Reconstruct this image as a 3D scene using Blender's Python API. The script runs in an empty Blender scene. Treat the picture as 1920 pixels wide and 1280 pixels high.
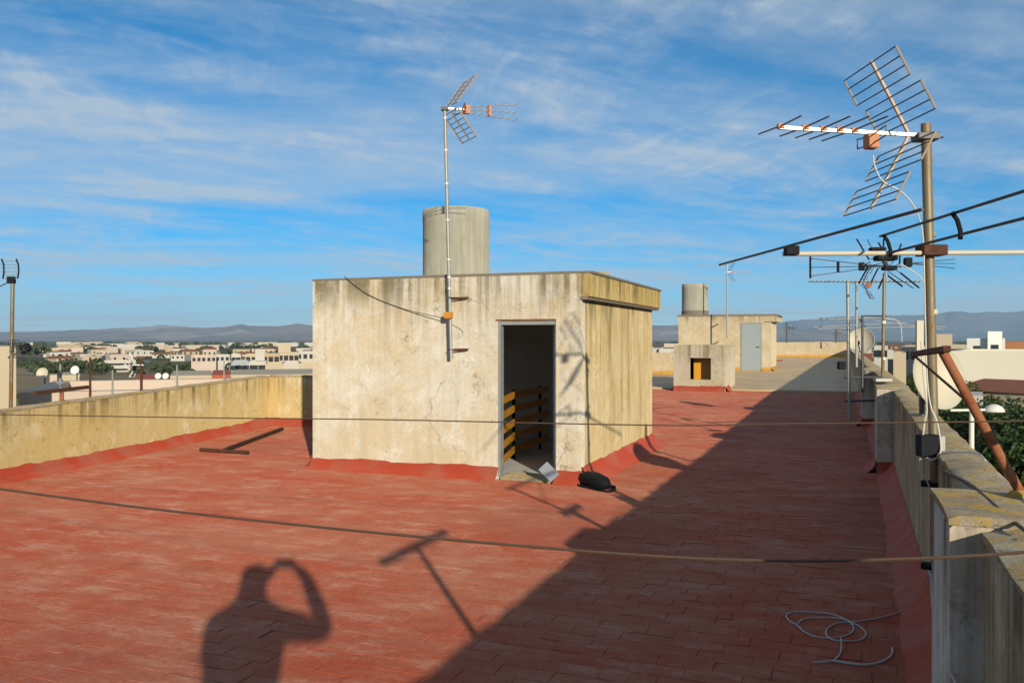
import bpy, math, random
from mathutils import Vector, Matrix, noise as mnoise
SC = bpy.context.scene
COL = SC.collection
rnd = random.Random(7)
R = math.radians

# ---------------------------------------------------------------- camera, sky, sun, exposure
# world axes: +y runs along the street parapet, +x to the street, z = 0 is the red roof
EYE = 1.7
YAW = math.atan(620 / 1600)
CF, SF = math.cos(YAW), math.sin(YAW)
cam_d = bpy.data.cameras.new('camera')
cam_d.sensor_width = 36; cam_d.lens = 30
cam_d.clip_start = 0.02; cam_d.clip_end = 60000
cam = bpy.data.objects.new('camera', cam_d); COL.objects.link(cam)
cam.location = (0, 0, EYE)
cam.rotation_euler = (R(90) - math.atan(4 / 1600), 0, YAW)
SC.camera = cam

AX, AY = (522 - 960) / 1600, (1054 - 636) / 1600        # where the camera's own shadow falls
SUNL = Vector((AX * CF - SF, AX * SF + CF, -AY)).normalized()
sun_d = bpy.data.lights.new('sun', 'SUN')
sun_d.energy = 4.0; sun_d.angle = R(0.55); sun_d.color = (1.0, 0.91, 0.73)
sun = bpy.data.objects.new('sun', sun_d); COL.objects.link(sun)
sun.rotation_euler = SUNL.to_track_quat('-Z', 'Y').to_euler()
sun.location = (20, -30, 20)

wd = bpy.data.worlds.new('World'); SC.world = wd; wd.use_nodes = True
wn, wl = wd.node_tree.nodes, wd.node_tree.links
wn.clear()
def WN(t, **k):
    n = wn.new(t)
    for a, b in k.items(): setattr(n, a, b)
    return n
def wmath(op, a, b=None, clamp=False):
    n = WN('ShaderNodeMath', operation=op, use_clamp=clamp)
    for i, v in enumerate((a, b)):
        if v is None: continue
        if isinstance(v, (int, float)): n.inputs[i].default_value = v
        else: wl.new(v, n.inputs[i])
    return n.outputs[0]
sky = WN('ShaderNodeTexSky', sky_type='NISHITA', sun_disc=False)
sky.sun_elevation = math.asin(-SUNL.z)
sky.sun_rotation = math.atan2(-SUNL.x, -SUNL.y)
sky.air_density = 0.6; sky.dust_density = 0.0; sky.ozone_density = 3.5
hs = WN('ShaderNodeHueSaturation'); hs.inputs['Saturation'].default_value = 1.42; hs.inputs['Hue'].default_value = 0.487
wl.new(sky.outputs[0], hs.inputs['Color'])
tc = WN('ShaderNodeTexCoord')
sep = WN('ShaderNodeSeparateXYZ'); wl.new(tc.outputs['Generated'], sep.inputs[0])
zc = wmath('ADD', wmath('MAXIMUM', sep.outputs[2], 0.0), 0.10)
comb = WN('ShaderNodeCombineXYZ')
wl.new(wmath('DIVIDE', sep.outputs[0], zc), comb.inputs[0]); wl.new(wmath('DIVIDE', sep.outputs[1], zc), comb.inputs[1])
def layer(rot, scale, det, lo, hi, dist, off):
    m0 = WN('ShaderNodeMapping'); m0.inputs['Rotation'].default_value = (0, 0, R(rot)); wl.new(comb.outputs[0], m0.inputs['Vector'])
    mp = WN('ShaderNodeMapping'); mp.inputs['Scale'].default_value = scale; mp.inputs['Location'].default_value = off
    wl.new(m0.outputs[0], mp.inputs['Vector'])
    nz = WN('ShaderNodeTexNoise'); nz.inputs['Scale'].default_value = 1; nz.inputs['Detail'].default_value = det
    nz.inputs['Roughness'].default_value = 0.62; nz.inputs['Distortion'].default_value = dist
    wl.new(mp.outputs[0], nz.inputs['Vector'])
    mr = WN('ShaderNodeMapRange', interpolation_type='SMOOTHSTEP')
    mr.inputs[1].default_value = lo; mr.inputs[2].default_value = hi
    wl.new(nz.outputs[0], mr.inputs[0])
    return mr.outputs[0]
c1 = layer(44, (1.9, 0.80, 1), 10, 0.36, 0.76, 0.45, (3.1, 1.7, 0))
c2 = layer(30, (5.0, 2.2, 1), 9, 0.32, 0.80, 0.6, (0.4, 5.2, 0))
c3 = layer(60, (0.8, 0.5, 1), 4, 0.28, 0.60, 0.2, (7.3, 2.2, 0))
c4 = layer(66, (0.60, 0.16, 1), 7, 0.40, 0.64, 0.3, (1.3, 4.2, 0))
cl = wmath('MULTIPLY', wmath('ADD', wmath('MULTIPLY', c1, 0.75), wmath('MULTIPLY', c2, 0.40)), wmath('ADD', wmath('MULTIPLY', c3, 0.65), 0.35))
c5 = layer(-38, (9.0, 3.2, 1), 6, 0.40, 0.72, 0.9, (2.4, 8.2, 0))
cl = wmath('MULTIPLY', cl, wmath('ADD', wmath('MULTIPLY', c5, 0.45), 0.72))
cl = wmath('MINIMUM', wmath('ADD', cl, wmath('MULTIPLY', c4, 0.42)), 0.80)
mixc = WN('ShaderNodeMix', data_type='RGBA'); wl.new(cl, mixc.inputs[0])
wl.new(hs.outputs[0], mixc.inputs[6]); mixc.inputs[7].default_value = (4.0, 4.6, 5.15, 1)
bg = WN('ShaderNodeBackground'); bg.inputs[1].default_value = 0.096
wl.new(mixc.outputs[2], bg.inputs[0])
wo = WN('ShaderNodeOutputWorld'); wl.new(bg.outputs[0], wo.inputs[0])

SC.render.engine = 'CYCLES'
SC.view_settings.view_transform = 'Standard'; SC.view_settings.look = 'None'
SC.view_settings.gamma = 1; SC.view_settings.use_curve_mapping = False
SC.view_settings.exposure = 0.46
SC.cycles.use_denoising = True
SC.cycles.max_bounces = 8; SC.cycles.volume_bounces = 0
SC.cycles.sample_clamp_indirect = 4

# ---------------------------------------------------------------- helpers
def C(X, d, z=0.0):            # metres right of / ahead of the photographer -> world
    return Vector((X * CF - d * SF, X * SF + d * CF, z))
def P(px, py, d):              # a sight line of the photograph followed to the distance d
    return C((px - 960) / 1600 * d, d, EYE - (py - 636) / 1600 * d)
def G(px, py, z=0.0):
    return P(px, py, (EYE - z) * 1600 / (py - 636))
RIGHT = Vector((CF, SF, 0)); FWD = Vector((-SF, CF, 0)); UP = Vector((0, 0, 1))
ORG = {}

class M:
    def __init__(s): s.v = []; s.f = []
    def add(s, vs, fs):
        o = len(s.v); s.v += [tuple(x) for x in vs]; s.f += [tuple(i + o for i in f) for f in fs]; return s
    def box(s, a, b):
        x0, y0, z0 = a; x1, y1, z1 = b
        return s.add([(x0,y0,z0),(x1,y0,z0),(x1,y1,z0),(x0,y1,z0),(x0,y0,z1),(x1,y0,z1),(x1,y1,z1),(x0,y1,z1)],
                     [(0,3,2,1),(4,5,6,7),(0,1,5,4),(1,2,6,5),(2,3,7,6),(3,0,4,7)])
    def obox(s, c, ax, h, bev=0.0):     # centre, three axes, three half sizes
        c = Vector(c); ax = [Vector(a).normalized() for a in ax]
        if bev <= 0:
            vs = [c + ax[0]*h[0]*i + ax[1]*h[1]*j + ax[2]*h[2]*k for k in (-1,1) for (i,j) in ((-1,-1),(1,-1),(1,1),(-1,1))]
            return s.add(vs, [(0,3,2,1),(4,5,6,7),(0,1,5,4),(1,2,6,5),(2,3,7,6),(3,0,4,7)])
        vs = []
        for k, e in ((-1, 1), (-1, 0), (1, 0), (1, 1)):
            zz = h[2]*k if e else (h[2]-bev)*k
            q = bev if e else 0
            vs += [c + ax[0]*(h[0]-q)*i + ax[1]*(h[1]-q)*j + ax[2]*zz for (i,j) in ((-1,-1),(1,-1),(1,1),(-1,1))]
        fs = [(0,3,2,1),(12,13,14,15)]
        for l in range(3):
            for i in range(4):
                a, b = l*4+i, l*4+(i+1) % 4
                fs.append((a, b, b+4, a+4))
        return s.add(vs, fs)
    def prism(s, poly, lo, hi, axis=2):  # poly of 2D points extruded along axis
        n = len(poly)
        def mk(p, t):
            if axis == 2: return (p[0], p[1], t)
            if axis == 1: return (p[0], t, p[1])
            return (t, p[0], p[1])
        vs = [mk(p, lo) for p in poly] + [mk(p, hi) for p in poly]
        return s.add(vs, [tuple(range(n))[::-1], tuple(range(n, 2*n))] + [(i, (i+1) % n, n+(i+1) % n, n+i) for i in range(n)])
    def tube(s, pts, r, n=8, close=False):
        pts = [Vector(p) for p in pts]; m = len(pts)
        rs = r if isinstance(r, (list, tuple)) else [r]*m
        rings = []; ref = None
        for i, p in enumerate(pts):
            t = (pts[(i+1) % m] - pts[i-1]) if close else (pts[min(i+1, m-1)] - pts[max(i-1, 0)])
            t.normalize()
            if ref is None:
                ref = t.cross(Vector((0,0,1)) if abs(t.z) < .9 else Vector((1,0,0))).normalized()
            ref = (ref - t * ref.dot(t)).normalized(); b = t.cross(ref)
            rings.append([p + (ref*math.cos(a) + b*math.sin(a))*rs[i] for a in [2*math.pi*k/n for k in range(n)]])
        vs = [v for ring in rings for v in ring]; fs = []
        for i in range(m if close else m-1):
            j = (i+1) % m
            for k in range(n):
                fs.append((i*n+k, i*n+(k+1) % n, j*n+(k+1) % n, j*n+k))
        if not close: fs += [tuple(range(n))[::-1], tuple(range((m-1)*n, m*n))]
        return s.add(vs, fs)
    def lathe(s, c, prof, n=32, ax=None):     # profile of (radius, height) about an axis
        c = Vector(c)
        z = Vector(ax).normalized() if ax else Vector((0,0,1))
        x = z.cross(Vector((0,1,0)) if abs(z.y) < .9 else Vector((1,0,0))).normalized(); y = z.cross(x)
        vs = [c + (x*math.cos(2*math.pi*k/n) + y*math.sin(2*math.pi*k/n))*r + z*h for r, h in prof for k in range(n)]
        fs = [(i*n+k, i*n+(k+1) % n, (i+1)*n+(k+1) % n, (i+1)*n+k) for i in range(len(prof)-1) for k in range(n)]
        return s.add(vs, fs)
    def build(s, name, mat, parent=None, smooth=False):
        org = Vector((0,0,0)); p = parent
        while p is not None:
            org = org + Vector(ORG.get(p.name, (0,0,0))); p = p.parent
        me = bpy.data.meshes.new(name)
        me.from_pydata([tuple(Vector(v) - org) for v in s.v], [], s.f)
        if smooth:
            me.polygons.foreach_set('use_smooth', [True]*len(me.polygons))
            try: me.set_sharp_from_angle(angle=R(40))
            except Exception: pass
        me.materials.append(mat)
        me.update()
        o = bpy.data.objects.new(name, me); COL.objects.link(o); o.parent = parent
        return o

def thing(name, loc, label, cat, group=None):
    o = bpy.data.objects.new(name, None); COL.objects.link(o)
    o.empty_display_size = .1; o.location = loc; ORG[o.name] = tuple(loc)
    o['label'] = label; o['category'] = cat
    if group: o['group'] = group
    return o
def tag(o, label=None, cat=None, group=None, kind=None):
    for k, v in (('label', label), ('category', cat), ('group', group), ('kind', kind)):
        if v: o[k] = v
    return o

# ---------------------------------------------------------------- materials
class NT:
    def __init__(s, name):
        s.m = bpy.data.materials.new(name); s.m.use_nodes = True
        s.n, s.l = s.m.node_tree.nodes, s.m.node_tree.links
        s.b = s.n['Principled BSDF']; s.pos = s.n.new('ShaderNodeNewGeometry').outputs['Position']
    def put(s, sock, v):
        if isinstance(v, (int, float)): sock.default_value = v
        elif isinstance(v, (tuple, list)): sock.default_value = (*v, 1) if len(v) == 3 and len(sock.default_value) == 4 else v
        else: s.l.new(v, sock)
    def noise(s, scale, detail=5, stretch=None, rough=.55, off=(0,0,0), dist=0, col=False):
        mp = s.n.new('ShaderNodeMapping'); s.l.new(s.pos, mp.inputs[0])
        mp.inputs['Scale'].default_value = stretch or (1,1,1); mp.inputs['Location'].default_value = off
        t = s.n.new('ShaderNodeTexNoise'); s.l.new(mp.outputs[0], t.inputs['Vector'])
        t.inputs['Scale'].default_value = scale; t.inputs['Detail'].default_value = detail
        t.inputs['Roughness'].default_value = rough; t.inputs['Distortion'].default_value = dist
        return t.outputs[1 if col else 0]
    def ramp(s, v, lo, hi, a=0., b=1.):
        r = s.n.new('ShaderNodeMapRange'); r.interpolation_type = 'SMOOTHSTEP'
        s.put(r.inputs[0], v)
        for i, x in enumerate((lo, hi, a, b)): r.inputs[i+1].default_value = x
        return r.outputs[0]
    def mix(s, f, a, b, mode='MIX'):
        m = s.n.new('ShaderNodeMix'); m.data_type = 'RGBA'; m.blend_type = mode
        s.put(m.inputs[0], f); s.put(m.inputs[6], a); s.put(m.inputs[7], b)
        return m.outputs[2]
    def math(s, op, a, b=0.):
        m = s.n.new('ShaderNodeMath'); m.operation = op; s.put(m.inputs[0], a); s.put(m.inputs[1], b); return m.outputs[0]
    def axis(s, i):
        x = s.n.new('ShaderNodeSeparateXYZ'); s.l.new(s.pos, x.inputs[0]); return x.outputs[i]
    def bump(s, v, strength, dist):
        b = s.n.new('ShaderNodeBump'); b.inputs['Strength'].default_value = strength; b.inputs['Distance'].default_value = dist
        s.l.new(v, b.inputs['Height']); s.l.new(b.outputs[0], s.b.inputs['Normal'])
    def done(s, col, rough=.8, metal=0., spec=.3, diff_rough=0.):
        s.put(s.b.inputs['Base Color'], col); s.put(s.b.inputs['Roughness'], rough); s.put(s.b.inputs['Metallic'], metal)
        s.b.inputs['Specular IOR Level'].default_value = spec
        if 'Diffuse Roughness' in s.b.inputs: s.b.inputs['Diffuse Roughness'].default_value = diff_rough
        return s.m

def simple(name, col, rough=.6, metal=0., var=.25, scale=6, spec=.3):
    t = NT(name)
    dk = tuple(c * (1-var) for c in col); lt = tuple(min(1, c * (1+var*.6)) for c in col)
    return t.done(t.mix(t.noise(scale, 4), dk, lt), rough, metal, spec)

def plaster(name, base, warm, stain, streak, ztop, amount=.6, reach=1.0, off=0., pale=None, grain=1., crack=0.):
    t = NT(name); o = (off, off*1.7, off*.6)
    c = t.mix(t.ramp(t.noise(1.3, 9, off=o, rough=.74, dist=.5), .40, .60), base, warm)
    if pale: c = t.mix(t.math('MULTIPLY', t.ramp(t.noise(2.3, 8, off=(o[1], o[0], 3), rough=.72), .5, .66), .8), c, pale)
    sp = t.ramp(t.noise(9, 8, off=o, rough=.8), .52, .66)
    c = t.mix(t.math('MULTIPLY', t.math('MULTIPLY', sp, t.ramp(t.noise(.9, 5, off=(o[2]+4, 2, 1), rough=.65), .40, .60)), .8), c, stain)
    # water runs: columns that start at the coping
    col = t.ramp(t.noise(1, 5, stretch=(5.5, 5.5, .28), off=o, rough=.7), .46, .68)
    fine = t.ramp(t.noise(1, 5, stretch=(21, 21, .8), off=(2, o[0], 1), rough=.7), .42, .66)
    fade = t.ramp(t.axis(2), ztop - reach, ztop, .0, 1.)
    run = t.math('MULTIPLY', t.math('MAXIMUM', t.math('MULTIPLY', col, .95), t.math('MULTIPLY', fine, .6)), t.math('ADD', t.math('MULTIPLY', fade, .8), .2))
    c = t.mix(t.math('MULTIPLY', run, amount), c, streak)
    drip = t.ramp(t.noise(1, 3, stretch=(4.2, 4.2, .05), off=(o[1]+3, 7, 2), rough=.5), .51, .60)
    drip = t.math('MULTIPLY', drip, t.math('MULTIPLY', t.ramp(t.axis(2), ztop-.55, ztop-.05, 0., 1.), t.ramp(t.noise(7, 5, off=(5,5,o[0])), .3, .6, .6, 1.)))
    c = t.mix(t.math('MULTIPLY', drip, .9), c, streak)
    if crack:
        v = t.n.new('ShaderNodeTexVoronoi'); v.feature = 'DISTANCE_TO_EDGE'; v.inputs['Scale'].default_value = .75
        va = t.n.new('ShaderNodeVectorMath'); va.operation = 'MULTIPLY_ADD'; t.l.new(t.noise(3.5, 6, off=o, col=True), va.inputs[0])
        va.inputs[1].default_value = (.5, .5, .5); t.l.new(t.pos, va.inputs[2]); t.l.new(va.outputs[0], v.inputs['Vector'])
        ck = t.math('MULTIPLY', t.ramp(v.outputs['Distance'], .0015, .007, 1., 0.), t.ramp(t.noise(.7, 3, off=(o[1], 4, 4)), .50, .62))
        c = t.mix(t.math('MULTIPLY', ck, crack), c, stain)
    g = t.noise(38, 6, rough=.7)
    c = t.mix(t.math('MULTIPLY', t.ramp(g, .35, .72), .30*grain), c, tuple(x*.55 for x in base))
    t.bump(t.math('ADD', t.math('MULTIPLY', g, .5), t.noise(6, 6, rough=.65)), .55*grain, .018)
    return t.done(c, .95, spec=.12, diff_rough=.6)

def red_paint():
    t = NT('red_roof_paint')
    c = t.mix(t.ramp(t.noise(.8, 8, stretch=(.7, 1.3, 1), rough=.70, dist=.5), .38, .62), (.365, .072, .032), (.365, .120, .066))
    c = t.mix(t.math('MULTIPLY', t.ramp(t.noise(2.4, 8, stretch=(.8, 1.6, 1), off=(4,2,0), rough=.75), .47, .70), .8), c, (.46, .245, .165))
    c = t.mix(t.math('MULTIPLY', t.ramp(t.noise(1.6, 7, off=(9,1,0), rough=.7), .55, .74), .45), c, (.18, .04, .026))
    # each tile took the paint a little differently
    v = t.n.new('ShaderNodeTexVoronoi'); v.inputs['Scale'].default_value = 4.2; t.l.new(t.pos, v.inputs['Vector'])
    sx = t.n.new('ShaderNodeSeparateColor'); t.l.new(v.outputs['Color'], sx.inputs[0])
    c = t.mix(t.math('MULTIPLY', sx.outputs[0], .10), c, (.50, .27, .18))
    c = t.mix(t.math('MULTIPLY', t.ramp(t.noise(34, 8, stretch=(.8, 1.2, 1), rough=.8), .46, .66), .42), c, (.17, .04, .026))
    c = t.mix(t.math('MULTIPLY', t.ramp(t.noise(23, 7, off=(6,3,1), rough=.8), .54, .68), .35), c, (.50, .27, .19))
    c = t.mix(t.math('MULTIPLY', t.ramp(t.noise(.32, 5, off=(2,8,1), rough=.6), .50, .66), .45), c, (.26, .075, .045))
    t.bump(t.math('ADD', t.noise(30, 8, rough=.78), t.math('MULTIPLY', t.noise(1, 5, stretch=(9, 3, 1)), .7)), .75, .014)
    return t.done(c, .82, spec=.2, diff_rough=1.0)
MAT = {}
MAT['red'] = red_paint()
def red_fresh():
    t = NT('fresh_red_paint')
    c = t.mix(t.ramp(t.noise(2.2, 6), .4, .65), (.36, .05, .022), (.34, .085, .05))
    t.bump(t.noise(22, 5), .4, .01)
    return t.done(c, .7, spec=.25, diff_rough=.8)
MAT['skirt'] = red_fresh()
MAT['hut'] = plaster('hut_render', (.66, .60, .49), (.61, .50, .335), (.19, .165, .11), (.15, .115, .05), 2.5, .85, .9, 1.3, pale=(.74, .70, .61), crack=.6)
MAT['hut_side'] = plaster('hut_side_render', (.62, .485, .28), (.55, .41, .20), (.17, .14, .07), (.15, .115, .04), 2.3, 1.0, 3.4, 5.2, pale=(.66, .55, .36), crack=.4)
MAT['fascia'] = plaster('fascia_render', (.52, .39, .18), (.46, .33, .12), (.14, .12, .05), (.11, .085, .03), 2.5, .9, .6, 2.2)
MAT['ochre'] = plaster('ochre_parapet_render', (.60, .43, .18), (.60, .45, .22), (.22, .17, .06), (.17, .12, .04), .95, .6, .5, 8.1, pale=(.72, .60, .39), crack=.4)
MAT['grey_wall'] = plaster('street_parapet_render', (.52, .41, .26), (.42, .30, .17), (.12, .10, .06), (.075, .06, .033), 1.05, .95, 1.6, 3.7, pale=(.60, .52, .40))
MAT['pier'] = plaster('pier_render', (.66, .58, .49), (.52, .40, .27), (.08, .075, .045), (.05, .05, .03), 1.05, .62, 1.6, 6.2, pale=(.76, .71, .65), crack=.8)
MAT['pale_wall'] = plaster('pale_terrace_render', (.60, .50, .34), (.56, .44, .27), (.25, .2, .12), (.24, .17, .08), 2.9, .45, 1.2, 4.4, pale=(.66, .58, .44))
MAT['vent_box'] = plaster('vent_box_render', (.54, .47, .36), (.50, .41, .27), (.22, .18, .12), (.22, .17, .09), 1.3, .4, .6, 9.4)
def coping():
    t = NT('coping_lichen')
    c = t.mix(t.ramp(t.noise(5, 6, rough=.7), .4, .62), (.30, .24, .16), (.40, .34, .25))
    c = t.mix(t.ramp(t.noise(7, 7, off=(3,1,0), rough=.75), .48, .62), c, (.46, .29, .07))
    c = t.mix(t.ramp(t.noise(16, 6, off=(1,6,0), rough=.7), .56, .68), c, (.08, .075, .05))
    t.bump(t.noise(20, 7, rough=.72), .8, .02)
    return t.done(c, .95, spec=.1, diff_rough=.6)
MAT['coping'] = coping()
MAT['roof_edge'] = simple('roof_edge_mortar', (.21, .175, .13), .9, scale=12)
def concrete():
    t = NT('fibre_cement')
    c = t.mix(t.ramp(t.noise(1, 6, stretch=(14, 14, .9), rough=.65), .38, .66), (.36, .335, .265), (.44, .41, .33))
    c = t.mix(t.math('MULTIPLY', t.ramp(t.noise(3, 6), .5, .7), .4), c, (.30, .25, .16))
    t.bump(t.noise(30, 5), .3, .01)
    return t.done(c, .9, spec=.15, diff_rough=.5)
MAT['cement'] = concrete()
MAT['inner_render'] = simple('stairwell_render', (.74, .74, .72), .9, scale=3)
MAT['frame_grey'] = simple('grey_door_frame', (.30, .31, .30), .6, .1)
MAT['door_grey'] = simple('grey_blue_door_paint', (.31, .34, .345), .5, .1, var=.12)
def wood():
    t = NT('varnished_slat_wood')
    c = t.mix(t.noise(1, 6, stretch=(3, 3, 40)), (.58, .25, .02), (.74, .36, .04))
    return t.done(c, .35, spec=.5)
MAT['wood'] = wood()
def rust(name, a, b, d):
    t = NT(name)
    c = t.mix(t.ramp(t.noise(9, 7, rough=.7), .4, .62), a, b)
    c = t.mix(t.ramp(t.noise(24, 6, off=(2,2,2)), .56, .70), c, d)
    t.bump(t.noise(70, 4), .5, .004)
    return t.done(c, .85, .15)
MAT['rust'] = rust('rusty_pipe', (.26, .085, .035), (.34, .13, .06), (.10, .035, .02))
MAT['dark_rust'] = rust('dark_rusty_bar', (.085, .035, .02), (.12, .05, .028), (.04, .022, .016))
def galv_rust():
    t = NT('galvanised_mast_with_rust')
    f = t.ramp(t.noise(1, 6, stretch=(9, 9, 1.6), rough=.7), .44, .60)
    f = t.math('MULTIPLY', f, t.ramp(t.axis(2), 1.2, 2.6, 1., .35))
    c = t.mix(f, (.24, .20, .125), (.20, .095, .03))
    t.bump(t.noise(50, 4), .3, .003)
    return t.done(c, t.ramp(f, 0, 1, .5, .85), t.ramp(f, 0, 1, .35, .05), .35)
MAT['galv_rust'] = galv_rust()
MAT['galv'] = simple('galvanised_tube', (.36, .35, .31), .5, .35, scale=14)
MAT['alu'] = simple('aluminium_rod', (.62, .58, .50), .42, .55, var=.15, scale=18)
MAT['rail'] = simple('weathered_reflector_rail', (.46, .34, .24), .6, .3, scale=20)
MAT['rod'] = simple('dark_antenna_rod', (.085, .08, .075), .55, .35, scale=18)
MAT['black'] = simple('black_plastic', (.014, .015, .018), .75, var=.3, spec=.15)
MAT['orange'] = simple('faded_orange_plastic', (.58, .23, .10), .6, var=.25, scale=16)
MAT['brightorange'] = simple('orange_splitter_plastic', (.62, .25, .03), .5)
MAT['cream'] = simple('cream_enamel', (.56, .50, .37), .5, var=.1)
MAT['white'] = simple('weathered_white_paint', (.72, .69, .62), .7, var=.12, scale=2)
MAT['cable_white'] = simple('pale_coaxial_cable', (.62, .58, .50), .5)
MAT['cable_grey'] = simple('grey_cable', (.42, .40, .41), .5)
MAT['cable_dark'] = simple('dark_clothesline_cable', (.10, .058, .035), .6, scale=30)
MAT['steel'] = simple('dark_steel', (.10, .10, .10), .5, .4)
MAT['bag'] = simple('black_nylon', (.010, .011, .014), .7, var=.5, scale=40, spec=.2)
MAT['grey_card'] = simple('grey_slate_panel', (.26, .27, .30), .6)
MAT['tiles'] = None
def terrace_tile():
    t = NT('grey_terrace_tile')
    c = t.mix(t.ramp(t.noise(.8, 5), .4, .6), (.58, .42, .24), (.52, .37, .21))
    w = t.n.new('ShaderNodeTexWhiteNoise'); w.noise_dimensions = '2D'
    sc = t.n.new('ShaderNodeVectorMath'); sc.operation = 'SNAP'; t.l.new(t.pos, sc.inputs[0]); sc.inputs[1].default_value = (.335, .335, 100)
    t.l.new(sc.outputs[0], w.inputs['Vector'])
    c = t.mix(t.math('MULTIPLY', w.outputs[0], .22), c, (.36, .31, .24))
    return t.done(c, .6, spec=.3)
MAT['tiles'] = terrace_tile()
MAT['ochre_skirt'] = simple('ochre_skirting_paint', (.55, .28, .06), .8)

# ---------------------------------------------------------------- setting: floors
def WL(y): return -9.31 - .191 * (y - 7.23)          # foot of the ochre parapet
def inpoly(x, y, poly):
    r = False; j = len(poly) - 1
    for i in range(len(poly)):
        (xi, yi), (xj, yj) = poly[i], poly[j]
        if (yi > y) != (yj > y) and x < (xj-xi)*(y-yi)/(yj-yi)+xi: r = not r
        j = i
    return r
RED = [(.62, -5), (.62, 29.0), (-8.2, 29.0), (-8.2, 14.7), (WL(14.0), 14.0), (WL(-5), -5)]
m = M(); m.add([(x, y, -.007) for x, y in RED], [tuple(range(len(RED)))])
red_floor = tag(m.build('red_roof_floor', MAT['red']), kind='structure')
TER = lambda y: .06 + .0145 * (y - 29)
m = M(); m.add([(-15, 29, .0), (.62, 29, .0), (-15, 29, TER(29)-.006), (.62, 29, TER(29)-.006), (-15, 61, TER(61)-.006), (.62, 61, TER(61)-.006)], [(0,1,3,2), (2,3,5,4)])
terrace = tag(m.build('tiled_terrace', MAT['tiles']), kind='structure')

def tile_mesh(name, a, b, h, mat):
    m = M(); e = .0016
    vs = [(-a,-b,-h),(a,-b,-h),(a,b,-h),(-a,b,-h),(-a,-b,-e),(a,-b,-e),(a,b,-e),(-a,b,-e),(-a+e*2,-b+e*2,0),(a-e*2,-b+e*2,0),(a-e*2,b-e*2,0),(-a+e*2,b-e*2,0)]
    fs = [(8,9,10,11)] + [(k+i, k+(i+1) % 4, k+4+(i+1) % 4, k+4+i) for k in (0, 4) for i in range(4)]
    me = bpy.data.meshes.new(name); me.from_pydata(vs, [], fs); me.materials.append(mat); me.update()
    return me, vs, fs
def tile_field(parent, cells, zf, a, b, tilt, mat, n_parts, name, rest):
    me, vs, fs = tile_mesh(name, a, b, .006, mat)
    rk = []
    for (x, y) in cells:
        X, d = x*CF + y*SF, -x*SF + y*CF
        vis = d > .5 and abs(X/d) < .6 and 1600*EYE/d < 650 + 400/d
        rk.append(((1/d**3) if vis else 0, x, y))
    rk.sort(reverse=True)
    big = M()
    for i, (s, x, y) in enumerate(rk):
        z = zf(y) + rnd.gauss(0, .0011)
        rot = (rnd.gauss(0, tilt), rnd.gauss(0, tilt), rnd.gauss(0, .004))
        if i < n_parts:
            o = bpy.data.objects.new(name, me); COL.objects.link(o); o.parent = parent
            o.location = (x, y, z); o.rotation_euler = rot
        else:
            cx, sx = math.cos(rot[2]), math.sin(rot[2])
            big.add([(x + v[0]*cx - v[1]*sx, y + v[0]*sx + v[1]*cx, z + v[2] - v[0]*rot[1] + v[1]*rot[0]) for v in vs], fs)
    tag(big.build(rest, mat, parent), kind='stuff')
TA, TB = .29, .145
cells = []
j = 0; y = -1.0
while y < 28.9:
    x = WL(14) + (TA/2 if j % 2 else 0) + rnd.uniform(-.07, .07)
    while x < .60:
        if inpoly(x, y, RED) and not (-6.5 < x < -2.9 and 9.75 < y < 13.5): cells.append((x, y))
        x += TA
    y += TB; j += 1
tile_field(red_floor, cells, lambda y: 0.0, TA/2-.0016, TB/2-.0016, R(.62), MAT['red'], 300, 'floor_tile', 'more_floor_tiles')
cells = [(-14.9 + .335*i, 29.17 + .335*k) for i in range(46) for k in range(92)]
tile_field(terrace, cells, TER, .165, .165, R(.12), MAT['tiles'], 300, 'terrace_tile', 'more_terrace_tiles')

# ---------------------------------------------------------------- the block below the roof
t = thing('apartment_block', (-4, 12, -10), 'cream apartment block that carries the red roof and its parapets', 'building')
BL = [(.60, -5.1), (.60, 61.3), (-15.2, 61.3), (-15.2, 29), (-8.2, 28.9), (-8.2, 14.75), (WL(14), 14.1), (WL(-5)-.1, -5.1)]
M().prism(BL, -10, -.06).build('wall', MAT['pale_wall'], t)
m = M()
for k in range(14):
    for zz in (-3.0, -6.0):
        w = M().box((.601, 1+4*k, zz), (.64, 2.2+4*k, zz+1.3)).build('window', MAT['black'], t)

# ---------------------------------------------------------------- parapets
def cove(pts, side, h=.13, w=.12):     # sloped mortar fillet along the foot of a wall; side = +1 fillet on the left of travel
    m = M(); n = len(pts)
    for i in range(n-1):
        p, q = Vector(pts[i]), Vector(pts[i+1]); L = (q-p).length; u = (q-p)/L
        nrm = Vector((-u.y, u.x, 0)) * side
        K = max(2, int(L / .09)); rows = []; wob = rnd.uniform(0, 90)
        for k in range(K+1):
            c = p + u*(L*k/K); s_ = L*k/K; a = h + .035*mnoise.noise((s_*1.7, wob, 0)) + .022*mnoise.noise((s_*7, wob, 3)); b = w + .03*mnoise.noise((s_*1.3, wob, 7)) + .015*mnoise.noise((s_*6, wob, 9))
            rows.append([c + UP*a + nrm*.004, c + nrm*.012 + UP*(a-.006), c + nrm*b*.5 + UP*(a*.38), c + nrm*b + UP*.012, c + nrm*(b+.03) - UP*.003])
        o = len(m.v)
        m.v += [tuple(v) for r in rows for v in r]
        for k in range(K):
            for l in range(4):
                f = (o+k*5+l, o+k*5+l+1, o+k*5+l+6, o+k*5+l+5)
                m.f.append(f if side < 0 else f[::-1])
    return m
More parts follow.
